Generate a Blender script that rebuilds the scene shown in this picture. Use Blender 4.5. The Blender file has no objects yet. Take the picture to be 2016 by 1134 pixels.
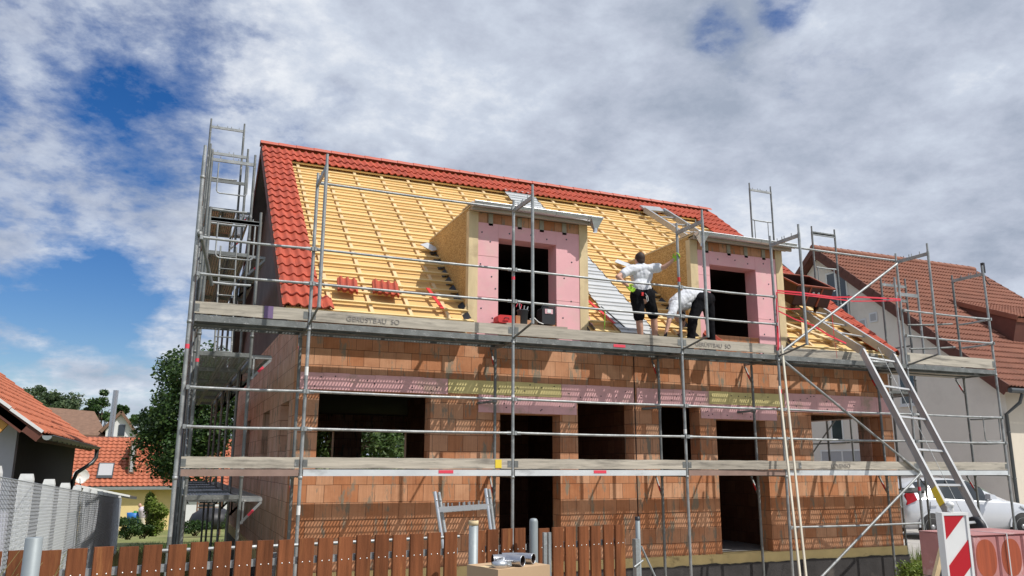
import bpy, bmesh, math, random
from mathutils import Vector, Matrix, noise
random.seed(7)
S = bpy.context.scene
COL = S.collection
R = math.radians

# ------------------------------------------------------------------ camera
F_PX, YAW, PIT, ROLL, CZ = 1584.11, 0.398355, 0.216453, 0.004105, 0.03636
cF = Vector((math.sin(YAW)*math.cos(PIT), math.cos(YAW)*math.cos(PIT), math.sin(PIT)))
cR = Vector((math.cos(YAW), -math.sin(YAW), 0)); cU = cR.cross(cF)
cR2 = cR*math.cos(ROLL)+cU*math.sin(ROLL); cU2 = -cR*math.sin(ROLL)+cU*math.cos(ROLL)
cam = bpy.data.cameras.new('camera'); camo = bpy.data.objects.new('camera', cam); COL.objects.link(camo)
camo.matrix_world = Matrix(((cR2.x, cU2.x, -cF.x, 0), (cR2.y, cU2.y, -cF.y, 0), (cR2.z, cU2.z, -cF.z, CZ), (0, 0, 0, 1)))
cam.sensor_width = 36; cam.lens = F_PX/2016*36; cam.clip_end = 3000; cam.clip_start = 0.05
S.camera = camo
C0 = Vector((0, 0, CZ))
def at(u, v, X=None, Y=None, Z=None):
    d = cF*F_PX + cR2*(u-1008) - cU2*(v-567)
    if X is not None: t = X/d.x
    elif Y is not None: t = Y/d.y
    else: t = (Z-CZ)/d.z
    return C0 + d*t

# ------------------------------------------------------------------ world, sun, exposure
SUNV = Vector((0.85, -1.0, 1.70)).normalized()
sel = math.asin(SUNV.z); saz = math.atan2(SUNV.x, SUNV.y)
W = bpy.data.worlds.new("World"); S.world = W; W.use_nodes = True
nt = W.node_tree; nt.nodes.clear()
def N(nt, t, **k):
    n = nt.nodes.new(t)
    for a, b in k.items():
        if a == 'op': n.operation = b
        elif a == 'i':
            for kk, vv in b.items(): n.inputs[kk].default_value = vv
        else: setattr(n, a, b)
    return n
def Lk(nt, a, b): nt.links.new(a, b)
def ramp(nt, src, stops, interp='LINEAR'):
    r = nt.nodes.new('ShaderNodeValToRGB'); r.color_ramp.interpolation = interp
    e = r.color_ramp.elements
    while len(e) < len(stops): e.new(0.5)
    for i, (p, c) in enumerate(stops):
        e[i].position = p; e[i].color = (c[0], c[1], c[2], 1) if not isinstance(c, (int, float)) else (c, c, c, 1)
    Lk(nt, src, r.inputs[0]); return r
HOLES = [(60, 110, 12, .075), (290, 200, 8, .05), (20, 450, 11, .055), (330, 500, 9, .055), (170, 740, 12, .09), (1545, 5, 2.6, .16), (1410, 60, 2.6, .12), (1720, 395, 3, .05)]
def build_sky():
    out = N(nt, 'ShaderNodeOutputWorld'); bg = N(nt, 'ShaderNodeBackground', i={'Strength': 0.1})
    sky = N(nt, 'ShaderNodeTexSky', sky_type='NISHITA', sun_disc=False, sun_elevation=sel, sun_rotation=saz)
    sky.altitude = 200; sky.air_density = 1.0; sky.dust_density = 0.6; sky.ozone_density = 2.2
    tc = N(nt, 'ShaderNodeTexCoord'); sp = N(nt, 'ShaderNodeSeparateXYZ'); Lk(nt, tc.outputs['Generated'], sp.inputs[0])
    zz = N(nt, 'ShaderNodeMath', op='MAXIMUM', i={1: 0.0}); Lk(nt, sp.outputs[2], zz.inputs[0])
    za = N(nt, 'ShaderNodeMath', op='ADD', i={1: 0.42}); Lk(nt, zz.outputs[0], za.inputs[0])
    cb = N(nt, 'ShaderNodeCombineXYZ')
    for k in range(3):
        q = N(nt, 'ShaderNodeMath', op='DIVIDE'); Lk(nt, sp.outputs[k], q.inputs[0]); Lk(nt, za.outputs[0], q.inputs[1]); Lk(nt, q.outputs[0], cb.inputs[k])
    def nz(sc, det, rough, dist, off, scl=(1, 1, 1), rot=0):
        m = N(nt, 'ShaderNodeMapping', i={'Location': off, 'Scale': scl, 'Rotation': (0, 0, rot)}); Lk(nt, cb.outputs[0], m.inputs[0])
        n = N(nt, 'ShaderNodeTexNoise', i={'Scale': sc, 'Detail': det, 'Roughness': rough, 'Distortion': dist}); Lk(nt, m.outputs[0], n.inputs['Vector']); return n
    def mth(op, a, b=None, c=None):
        m = N(nt, 'ShaderNodeMath', op=op)
        for i, x in enumerate((a, b, c)):
            if x is None: continue
            if isinstance(x, (int, float)): m.inputs[i].default_value = x
            else: Lk(nt, x, m.inputs[i])
        return m.outputs[0]
    big = nz(2.3, 9, 0.62, 0.1, (3.1, 1.7, 0.4), (1, 1, 1.7))
    fine = nz(7.5, 9, 0.62, 0.1, (5.1, 2.2, 1.0), (1, 1, 1.6))
    xr = N(nt, 'ShaderNodeMapRange', i={1: -0.25, 2: 0.36, 3: 0.04, 4: 0.20}); Lk(nt, sp.outputs[0], xr.inputs[0])
    streak = nz(2.8, 8, 0.62, 0.3, (7.1, 3.3, 0.7), (1, 1, 3.4), 0.3)
    cov = mth('ADD', mth('ADD', mth('MULTIPLY', big.outputs[0], 0.72), mth('MULTIPLY', fine.outputs[0], 0.36)), xr.outputs[0])
    cov = mth('ADD', cov, mth('MULTIPLY', streak.outputs[0], 0.24))
    # clearings of blue sky, as broad soft patches in fixed directions of the sky
    for (u, v, rad, amt) in HOLES:
        d = (cF*F_PX + cR2*(u-1008) - cU2*(v-567)).normalized()
        dt = N(nt, 'ShaderNodeVectorMath', operation='DOT_PRODUCT'); Lk(nt, tc.outputs['Generated'], dt.inputs[0]); dt.inputs[1].default_value = d
        mr = N(nt, 'ShaderNodeMapRange', interpolation_type='SMOOTHSTEP', i={1: math.cos(R(rad)), 2: 1.0, 3: 0.0, 4: amt}); Lk(nt, dt.outputs['Value'], mr.inputs[0])
        cov = mth('SUBTRACT', cov, mr.outputs[0])
    cr = ramp(nt, cov, [(0.56, 0.0), (0.615, 0.28), (0.68, 0.80), (0.75, 1.0)])
    shade = nz(3.2, 9, 0.6, 0.1, (0.4, 8.2, 2.0), (1, 1, 2.0))
    sh2 = mth('ADD', mth('MULTIPLY', shade.outputs[0], 0.62), mth('MULTIPLY', fine.outputs[0], 0.42))
    cc = ramp(nt, sh2, [(0.40, (3.6, 4.15, 5.2)), (0.50, (5.0, 5.5, 6.6)), (0.58, (6.1, 6.7, 7.8)), (0.67, (8.6, 8.9, 9.4))])
    # deepen the blue of the clear sky
    hs = N(nt, 'ShaderNodeHueSaturation', i={'Saturation': 1.42, 'Value': 1.02, 'Hue': 0.513}); Lk(nt, sky.outputs[0], hs.inputs['Color'])
    mx = N(nt, 'ShaderNodeMix', data_type='RGBA'); Lk(nt, cr.outputs[0], mx.inputs['Factor']); Lk(nt, hs.outputs[0], mx.inputs['A']); Lk(nt, cc.outputs[0], mx.inputs['B'])
    Lk(nt, mx.outputs['Result'], bg.inputs['Color']); Lk(nt, bg.outputs[0], out.inputs[0])
build_sky()
sl = bpy.data.lights.new('sun', 'SUN'); sl.energy = 4.3; sl.angle = R(0.53); sl.color = (1, 0.955, 0.89)
so = bpy.data.objects.new('sun', sl); COL.objects.link(so); so.rotation_euler = SUNV.to_track_quat('Z', 'Y').to_euler()
S.view_settings.view_transform = 'Standard'; S.view_settings.look = 'None'; S.view_settings.exposure = 0.0; S.view_settings.gamma = 1
S.render.engine = 'CYCLES'
S.cycles.max_bounces = 6; S.cycles.transparent_max_bounces = 8

# ------------------------------------------------------------------ materials
MATS = {}
def mat(name, base, rough=0.6, metal=0.0, var=0.0, vscale=4.0, vstretch=(1, 1, 1), bump=0.0, bscale=40.0, dirt=None, dscale=2.0, dthr=(0.55, 0.7), dstretch=(1, 1, 1), spec=0.5, perobj=0.0):
    if name in MATS: return MATS[name]
    m = bpy.data.materials.new(name); m.use_nodes = True; t = m.node_tree; b = t.nodes['Principled BSDF']
    b.inputs['Roughness'].default_value = rough; b.inputs['Metallic'].default_value = metal; b.inputs['Specular IOR Level'].default_value = spec
    tc = N(t, 'ShaderNodeTexCoord')
    mp = N(t, 'ShaderNodeMapping', i={'Scale': vstretch}); Lk(t, tc.outputs['Object'], mp.inputs[0])
    nz = N(t, 'ShaderNodeTexNoise', i={'Scale': vscale, 'Detail': 6, 'Roughness': 0.6}); Lk(t, mp.outputs[0], nz.inputs['Vector'])
    lo = [c*(1-var) for c in base]; hi = [min(1, c*(1+var)) for c in base]
    r = ramp(t, nz.outputs[0], [(0.3, lo), (0.7, hi)])
    colr = r.outputs[0]
    if dirt:
        mp2 = N(t, 'ShaderNodeMapping', i={'Scale': dstretch, 'Location': (3.3, 1.2, 7.7)}); Lk(t, tc.outputs['Object'], mp2.inputs[0])
        n2 = N(t, 'ShaderNodeTexNoise', i={'Scale': dscale, 'Detail': 5, 'Roughness': 0.65}); Lk(t, mp2.outputs[0], n2.inputs['Vector'])
        r2 = ramp(t, n2.outputs[0], [(dthr[0], 0.0), (dthr[1], 1.0)])
        mx = N(t, 'ShaderNodeMix', data_type='RGBA', i={'B': (*dirt, 1)}); Lk(t, r2.outputs[0], mx.inputs['Factor']); Lk(t, colr, mx.inputs['A']); colr = mx.outputs['Result']
    if perobj:
        oi = N(t, 'ShaderNodeObjectInfo'); mr = N(t, 'ShaderNodeMapRange', i={3: 1-perobj, 4: 1+perobj}); Lk(t, oi.outputs['Random'], mr.inputs[0])
        hv = N(t, 'ShaderNodeHueSaturation'); Lk(t, mr.outputs[0], hv.inputs['Value']); Lk(t, colr, hv.inputs['Color']); colr = hv.outputs[0]
    Lk(t, colr, b.inputs['Base Color'])
    if bump:
        n3 = N(t, 'ShaderNodeTexNoise', i={'Scale': bscale, 'Detail': 4}); Lk(t, mp.outputs[0], n3.inputs['Vector'])
        bp = N(t, 'ShaderNodeBump', i={'Strength': bump, 'Distance': 0.02}); Lk(t, n3.outputs[0], bp.inputs['Height']); Lk(t, bp.outputs[0], b.inputs['Normal'])
    MATS[name] = m; return m

def brick_mat(name, c1, c2, mortar, bw=0.25, rh=0.25, ms=0.006, stain=True, groove=True):
    m = bpy.data.materials.new(name); m.use_nodes = True; t = m.node_tree; b = t.nodes['Principled BSDF']
    b.inputs['Roughness'].default_value = 0.85; b.inputs['Specular IOR Level'].default_value = 0.2
    tc = N(t, 'ShaderNodeTexCoord'); sp = N(t, 'ShaderNodeSeparateXYZ'); Lk(t, tc.outputs['Object'], sp.inputs[0])
    ad = N(t, 'ShaderNodeMath', op='ADD'); Lk(t, sp.outputs[0], ad.inputs[0]); Lk(t, sp.outputs[1], ad.inputs[1])
    cb = N(t, 'ShaderNodeCombineXYZ'); Lk(t, ad.outputs[0], cb.inputs[0]); Lk(t, sp.outputs[2], cb.inputs[1])
    # slight wobble of the joints
    wn = N(t, 'ShaderNodeTexNoise', i={'Scale': 1.7, 'Detail': 3}); Lk(t, cb.outputs[0], wn.inputs['Vector'])
    wm = N(t, 'ShaderNodeVectorMath', operation='SCALE'); wm.inputs['Scale'].default_value = 0.02; Lk(t, wn.outputs['Color'], wm.inputs[0])
    va = N(t, 'ShaderNodeVectorMath', operation='ADD'); Lk(t, cb.outputs[0], va.inputs[0]); Lk(t, wm.outputs[0], va.inputs[1])
    br = N(t, 'ShaderNodeTexBrick', offset=0.5, i={'Color1': (*c1, 1), 'Color2': (*c2, 1), 'Mortar': (*mortar, 1), 'Scale': 1.0, 'Mortar Size': ms*0.5, 'Mortar Smooth': 0.1, 'Bias': -0.1, 'Brick Width': bw, 'Row Height': rh})
    Lk(t, va.outputs[0], br.inputs['Vector'])
    colr = br.outputs['Color']
    # blotchy variation between blocks
    n1 = N(t, 'ShaderNodeTexNoise', i={'Scale': 1.6, 'Detail': 5, 'Roughness': 0.7}); Lk(t, cb.outputs[0], n1.inputs['Vector'])
    r1 = ramp(t, n1.outputs[0], [(0.3, (0.78, 0.70, 0.66)), (0.5, (1, 1, 1)), (0.7, (1.12, 1.16, 1.2))])
    mx = N(t, 'ShaderNodeMix', data_type='RGBA', blend_type='MULTIPLY', i={'Factor': 1.0}); Lk(t, colr, mx.inputs['A']); Lk(t, r1.outputs[0], mx.inputs['B']); colr = mx.outputs['Result']
    if groove:
        mg = N(t, 'ShaderNodeMapping', i={'Scale': (60, 1.2, 1)}); Lk(t, cb.outputs[0], mg.inputs[0])
        ng = N(t, 'ShaderNodeTexNoise', i={'Scale': 1.0, 'Detail': 3, 'Roughness': 0.7}); Lk(t, mg.outputs[0], ng.inputs['Vector'])
        rg = ramp(t, ng.outputs[0], [(0.3, (0.86, 0.84, 0.82)), (0.6, (1.06, 1.06, 1.06))])
        m2 = N(t, 'ShaderNodeMix', data_type='RGBA', blend_type='MULTIPLY', i={'Factor': 1.0}); Lk(t, colr, m2.inputs['A']); Lk(t, rg.outputs[0], m2.inputs['B']); colr = m2.outputs['Result']
        bp = N(t, 'ShaderNodeBump', i={'Strength': 0.35, 'Distance': 0.01}); Lk(t, ng.outputs[0], bp.inputs['Height']); b2 = N(t, 'ShaderNodeBump', i={'Strength': 0.8, 'Distance': 0.008}, invert=True); Lk(t, br.outputs['Fac'], b2.inputs['Height']); Lk(t, bp.outputs[0], b2.inputs['Normal']); Lk(t, b2.outputs[0], b.inputs['Normal'])
    if stain:
        ms_ = N(t, 'ShaderNodeMapping', i={'Scale': (6.5, 1.5, 1), 'Location': (2.2, 5.1, 0)}); Lk(t, cb.outputs[0], ms_.inputs[0])
        ns = N(t, 'ShaderNodeTexNoise', i={'Scale': 1.0, 'Detail': 6, 'Roughness': 0.7}); Lk(t, ms_.outputs[0], ns.inputs['Vector'])
        rs = ramp(t, ns.outputs[0], [(0.55, 0.0), (0.61, 0.85)])
        m3 = N(t, 'ShaderNodeMix', data_type='RGBA', i={'B': (0.23, 0.215, 0.165, 1)}); Lk(t, rs.outputs[0], m3.inputs['Factor']); Lk(t, colr, m3.inputs['A']); colr = m3.outputs['Result']
    Lk(t, colr, b.inputs['Base Color']); MATS[name] = m; return m

M_brick = brick_mat('clay_block', (0.465, 0.20, 0.096), (0.60, 0.34, 0.205), (0.13, 0.065, 0.04))
M_brick_s = brick_mat('clay_block_gable', (0.54, 0.33, 0.235), (0.64, 0.43, 0.33), (0.16, 0.09, 0.065), stain=True)
M_inner = brick_mat('shaded_inner_clay', (0.13, 0.055, 0.032), (0.17, 0.08, 0.045), (0.05, 0.03, 0.02), stain=False)  # clay block darkened: indoor shade put into its colour
M_tile = mat('red_clay_tile', (0.43, 0.074, 0.036), 0.75, var=0.20, vscale=2.2, bump=0.1, bscale=60, dirt=(0.33, 0.06, 0.035), dscale=3, dthr=(0.48, 0.72))
M_ridge = mat('ridge_tile', (0.47, 0.10, 0.06), 0.6, var=0.12, vscale=3)
M_batten = mat('yellow_batten_wood', (0.74, 0.55, 0.255), 0.65, var=0.16, vscale=1.4, vstretch=(0.6, 6, 6), bump=0.1, dirt=(0.68, 0.49, 0.22), dscale=1.1, dthr=(0.52, 0.72))
M_counter = mat('counter_batten_wood', (0.68, 0.49, 0.27), 0.7, var=0.16, vscale=2.0, vstretch=(5, 1, 1))
M_sheath = mat('yellow_underlay_board', (0.68, 0.44, 0.17), 0.75, var=0.10, vscale=1.0, dirt=(0.62, 0.375, 0.135), dscale=0.8)
M_memb = mat('black_membrane', (0.02, 0.022, 0.028), 0.6)
M_palew = mat('pale_dry_timber', (0.70, 0.66, 0.55), 0.75, var=0.14, vscale=3, vstretch=(2, 2, .5))
M_gdark = mat('dark_grey_cladding', (0.10, 0.085, 0.08), 0.85, var=0.3, vscale=2)
M_timber = mat('spruce_timber', (0.66, 0.52, 0.30), 0.7, var=0.16, vscale=3, vstretch=(2, 2, 0.5), bump=0.1, dirt=(0.50, 0.38, 0.22), dscale=3)
M_timber_g = mat('grey_timber', (0.42, 0.36, 0.29), 0.8, var=0.25, vscale=3, vstretch=(0.4, 4, 8), bump=0.2)
M_osb = None
def osb():
    m = bpy.data.materials.new('osb_board'); m.use_nodes = True; t = m.node_tree; b = t.nodes['Principled BSDF']; b.inputs['Roughness'].default_value = 0.75
    tc = N(t, 'ShaderNodeTexCoord'); v = N(t, 'ShaderNodeTexVoronoi', i={'Scale': 48.0, 'Randomness': 1.0}); mp = N(t, 'ShaderNodeMapping', i={'Scale': (1, 0.6, 1.7), 'Rotation': (0.6, 0, 0)})
    Lk(t, tc.outputs['Object'], mp.inputs[0]); Lk(t, mp.outputs[0], v.inputs['Vector'])
    sp = N(t, 'ShaderNodeSeparateColor'); Lk(t, v.outputs['Color'], sp.inputs[0])
    r = ramp(t, sp.outputs[0], [(0.0, (0.36, 0.19, 0.055)), (0.45, (0.52, 0.305, 0.095)), (0.85, (0.60, 0.375, 0.13)), (1.0, (0.68, 0.46, 0.19))])
    n = N(t, 'ShaderNodeTexNoise', i={'Scale': 1.5, 'Detail': 3}); Lk(t, tc.outputs['Object'], n.inputs['Vector'])
    r2 = ramp(t, n.outputs[0], [(0.3, 0.86), (0.7, 1.1)]); mx = N(t, 'ShaderNodeMix', data_type='RGBA', blend_type='MULTIPLY', i={'Factor': 1}); Lk(t, r.outputs[0], mx.inputs['A']); Lk(t, r2.outputs[0], mx.inputs['B'])
    Lk(t, mx.outputs['Result'], b.inputs['Base Color']); MATS['osb'] = m; return m
M_osb = osb()
M_pink = mat('pink_foam_board', (0.80, 0.43, 0.45), 0.8, var=0.08, vscale=2.0, dirt=(0.74, 0.50, 0.46), dscale=1.8, dthr=(0.5, 0.8))
M_pinkl = mat('pink_lintel_foam', (0.78, 0.45, 0.45), 0.85, var=0.10, vscale=3.0, dirt=(0.50, 0.36, 0.28), dscale=2.4, dthr=(0.54, 0.70))
M_yel = mat('yellow_foam_board', (0.70, 0.60, 0.27), 0.85, var=0.10, vscale=3.0, dirt=(0.40, 0.33, 0.17), dscale=3, dthr=(0.58, 0.75))
M_yelb = mat('yellow_base_foam', (0.66, 0.52, 0.24), 0.85, var=0.12, vscale=3.0, dirt=(0.35, 0.27, 0.13), dscale=3.5, dthr=(0.6, 0.72))
M_bit = mat('bitumen', (0.035, 0.032, 0.032), 0.75, var=0.4, vscale=3, bump=0.3, dirt=(0.10, 0.09, 0.08), dscale=2.5)
M_mortar = mat('mortar', (0.34, 0.32, 0.25), 0.9, var=0.2, vscale=8, bump=0.3)
M_conc = mat('concrete', (0.40, 0.39, 0.37), 0.9, var=0.15, vscale=4, bump=0.2)
M_dark = mat('interior_dark', (0.035, 0.018, 0.014), 0.9, var=0.2)  # near-black base that puts the shade of rooms into the colour
M_zinc = mat('zinc_sheet', (0.60, 0.62, 0.64), 0.38, metal=0.85, var=0.10, vscale=3)
M_galv = mat('galvanised_steel', (0.33, 0.345, 0.345), 0.5, metal=0.45, var=0.3, vscale=6, vstretch=(1, 1, 1), bump=0.15, bscale=60, dirt=(0.58, 0.59, 0.58), dscale=7, dthr=(0.6, 0.7))
M_galvd = mat('weathered_shaded_steel', (0.19, 0.20, 0.195), 0.6, metal=0.45, var=0.3, vscale=5, bump=0.15, dirt=(0.40, 0.40, 0.39), dscale=9, dthr=(0.6, 0.68))
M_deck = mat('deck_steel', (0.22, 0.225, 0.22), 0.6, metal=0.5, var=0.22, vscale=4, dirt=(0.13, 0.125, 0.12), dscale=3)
M_deckl = mat('light_deck_steel', (0.42, 0.43, 0.42), 0.55, metal=0.3, var=0.2, vscale=4, dirt=(0.26, 0.25, 0.24), dscale=3)
M_decks = mat('deck_side_rail', (0.70, 0.73, 0.74), 0.45, metal=0.3, var=0.12, vscale=3, vstretch=(0.5, 1, 1), dirt=(0.42, 0.43, 0.43), dscale=3, dstretch=(0.4, 1, 1))
M_deckb = mat('brown_deck_side', (0.28, 0.19, 0.155), 0.7, var=0.2, vscale=3)
M_toe = mat('weathered_toe_board', (0.45, 0.41, 0.34), 0.85, var=0.22, vscale=2.2, vstretch=(0.7, 5, 14), bump=0.25, bscale=20, dirt=(0.22, 0.20, 0.17), dscale=2.6, dthr=(0.50, 0.68), dstretch=(0.6, 3, 5), perobj=0.14)
M_alu = mat('aluminium', (0.43, 0.44, 0.45), 0.42, metal=0.5, var=0.08, vscale=4, dirt=(0.5, 0.5, 0.5), dscale=5)
M_red = mat('red_paint', (0.62, 0.03, 0.03), 0.5, var=0.08)
M_pred = mat('pink_red_mark', (0.75, 0.06, 0.10), 0.6)
M_white = mat('white_paint', (0.78, 0.78, 0.76), 0.45, var=0.05)
M_yelm = mat('yellow_mark', (0.80, 0.60, 0.05), 0.6)
M_purp = mat('purple_mark', (0.18, 0.12, 0.24), 0.8)
M_letter = mat('stencil_paint', (0.29, 0.27, 0.25), 0.9, var=0.3, vscale=20)
M_black = mat('black_plastic', (0.018, 0.018, 0.022), 0.5)
M_dgrey = mat('dark_grey_plastic', (0.055, 0.065, 0.08), 0.5)
M_picket = mat('brown_picket_wood', (0.185, 0.064, 0.026), 0.8, var=0.35, vscale=2.6, vstretch=(9, 9, 0.7), bump=0.25, bscale=20, dirt=(0.28, 0.115, 0.042), dscale=2.2, dstretch=(5, 5, 0.6), perobj=0.25, spec=0.2)
M_nail = mat('screw_head', (0.75, 0.74, 0.72), 0.35, metal=0.7)
M_pipe = mat('grey_pipe_post', (0.30, 0.335, 0.345), 0.55, metal=0.3, var=0.10, vscale=8, dirt=(0.42, 0.44, 0.43), dscale=6)
M_card = mat('cardboard', (0.50, 0.34, 0.20), 0.85, var=0.06)
M_wcconc = mat('white_concrete_post', (0.60, 0.61, 0.60), 0.85, var=0.1, vscale=6, bump=0.2)
M_mesh = mat('chain_link_wire', (0.46, 0.48, 0.51), 0.45, metal=0.5)
M_stucco_l = mat('lavender_stucco', (0.46, 0.46, 0.55), 0.9, var=0.04, vscale=8)
M_stucco_d = mat('charcoal_stucco', (0.045, 0.042, 0.05), 0.9, var=0.08)
M_cream = mat('cream_stucco', (0.80, 0.62, 0.30), 0.9, var=0.04)
M_beige = mat('beige_stucco', (0.78, 0.72, 0.64), 0.9, var=0.035, vscale=1.5, dirt=(0.72, 0.66, 0.585), dscale=1.0)
M_crm2 = mat('pale_cream_stucco', (0.68, 0.61, 0.50), 0.9, var=0.03)
M_whitew = mat('white_stucco', (0.74, 0.74, 0.75), 0.9, var=0.03)
M_nbtile = mat('brown_red_tile', (0.25, 0.095, 0.055), 0.7, var=0.18, vscale=1.5, bump=0.1, dirt=(0.22, 0.08, 0.05), dscale=3)
M_nbtile2 = mat('orange_red_tile', (0.43, 0.13, 0.065), 0.7, var=0.16, vscale=2.0, dirt=(0.30, 0.09, 0.05), dscale=3)
M_brtile = mat('brown_tile', (0.20, 0.115, 0.075), 0.8, var=0.2, vscale=3)
M_verge = mat('dark_brown_verge', (0.13, 0.045, 0.03), 0.7, var=0.15)
M_orwood = mat('orange_wood', (0.55, 0.27, 0.06), 0.6, var=0.15, vscale=3)
M_zdark = mat('dark_gutter', (0.10, 0.11, 0.115), 0.4, metal=0.6)
M_glass = mat('window_glass', (0.035, 0.045, 0.055), 0.06, spec=0.8)
M_shut = mat('roller_shutter', (0.42, 0.42, 0.43), 0.6)
M_leaf = None
def leafmat(name, c1, c2, c3=None):
    m = bpy.data.materials.new(name); m.use_nodes = True; t = m.node_tree; b = t.nodes['Principled BSDF']; b.inputs['Roughness'].default_value = 0.55
    g = N(t, 'ShaderNodeNewGeometry'); r = ramp(t, g.outputs['Random Per Island'], [(0.0, c1), (0.75, c2), (1.0, c3 or c2)]); Lk(t, r.outputs[0], b.inputs['Base Color'])
    tr = N(t, 'ShaderNodeBsdfTranslucent'); Lk(t, r.outputs[0], tr.inputs[0]); mx = N(t, 'ShaderNodeMixShader', i={0: 0.25}); o = t.nodes['Material Output']
    Lk(t, b.outputs[0], mx.inputs[1]); Lk(t, tr.outputs[0], mx.inputs[2]); Lk(t, mx.outputs[0], o.inputs[0]); MATS[name] = m; return m
M_leafd = leafmat('dark_leaves', (0.016, 0.042, 0.012), (0.050, 0.11, 0.025), (0.10, 0.16, 0.035))
M_leafm = leafmat('mid_leaves', (0.035, 0.075, 0.02), (0.085, 0.15, 0.035), (0.13, 0.19, 0.05))
M_leafb = leafmat('bright_leaves', (0.10, 0.16, 0.02), (0.19, 0.27, 0.04), (0.30, 0.34, 0.09))
M_leafh = leafmat('hazy_leaves', (0.05, 0.085, 0.04), (0.09, 0.14, 0.055), (0.14, 0.18, 0.08))
M_straw = leafmat('dry_grass', (0.28, 0.25, 0.09), (0.38, 0.33, 0.14), (0.20, 0.24, 0.06))
M_bark = mat('bark', (0.07, 0.05, 0.035), 0.9, var=0.3)
M_grass = mat('lawn_ground', (0.17, 0.19, 0.055), 0.95, var=0.25, vscale=0.8, bump=0.5, bscale=30, dirt=(0.30, 0.27, 0.12), dscale=0.5, dthr=(0.5, 0.7))
M_soil = mat('soil', (0.36, 0.30, 0.23), 0.95, var=0.3, vscale=3, bump=0.6, bscale=12)
M_asph = mat('asphalt', (0.10, 0.10, 0.10), 0.9, var=0.15, vscale=10, bump=0.3)
M_pave = mat('driveway_paving', (0.42, 0.40, 0.37), 0.9, var=0.15, vscale=4)
M_carp = mat('car_paint', (0.66, 0.68, 0.71), 0.22, metal=0.25, var=0.02)
M_tyre = mat('tyre_rubber', (0.02, 0.02, 0.02), 0.8)
M_cglass = mat('car_glass', (0.02, 0.025, 0.028), 0.05, spec=0.9)
M_wscr = mat('windscreen_glass', (0.16, 0.21, 0.17), 0.08, spec=0.9, var=0.3, vscale=2)
M_tail = mat('tail_light_red', (0.45, 0.01, 0.015), 0.2)
M_hlite = mat('headlight_glass', (0.55, 0.58, 0.6), 0.15, metal=0.3)
M_skin = mat('skin', (0.55, 0.31, 0.22), 0.55, var=0.05)
M_hair = mat('dark_hair', (0.035, 0.018, 0.012), 0.7)
M_tee = mat('white_cotton', (0.64, 0.66, 0.70), 0.9, var=0.07, vscale=6, bump=0.9, bscale=7)
M_bcloth = mat('black_cloth', (0.010, 0.010, 0.012), 0.95, bump=0.3, bscale=12, spec=0.1)
M_glove = mat('lime_glove', (0.35, 0.62, 0.03), 0.7)
M_blackglove = mat('black_glove', (0.02, 0.02, 0.024), 0.8)
M_brown = mat('hoist_box_brown', (0.055, 0.017, 0.013), 0.5, var=0.2)
M_borange = mat('hoist_box_rim', (0.30, 0.065, 0.025), 0.5, var=0.2)
M_tape = mat('red_tape', (0.66, 0.025, 0.05), 0.5)
M_wrap = mat('pink_wrapped_pack', (0.47, 0.20, 0.19), 0.35, var=0.10, vscale=5, dirt=(0.62, 0.40, 0.38), dscale=4, bump=0.3, bscale=10)
M_disc = mat('rust_brown_disc', (0.32, 0.065, 0.022), 0.6, var=0.3, vscale=3, vstretch=(6, 6, 0.4))
M_strap = mat('plastic_strap', (0.55, 0.55, 0.55), 0.5)
M_blue = mat('blue_plastic', (0.02, 0.16, 0.50), 0.5)
M_green = mat('green_plastic', (0.04, 0.30, 0.06), 0.5)
M_metalw = mat('light_metal_sheet', (0.62, 0.64, 0.65), 0.45, metal=0.4, var=0.06)
M_chrome = mat('flue_steel', (0.50, 0.50, 0.52), 0.25, metal=0.9, var=0.1)

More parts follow.
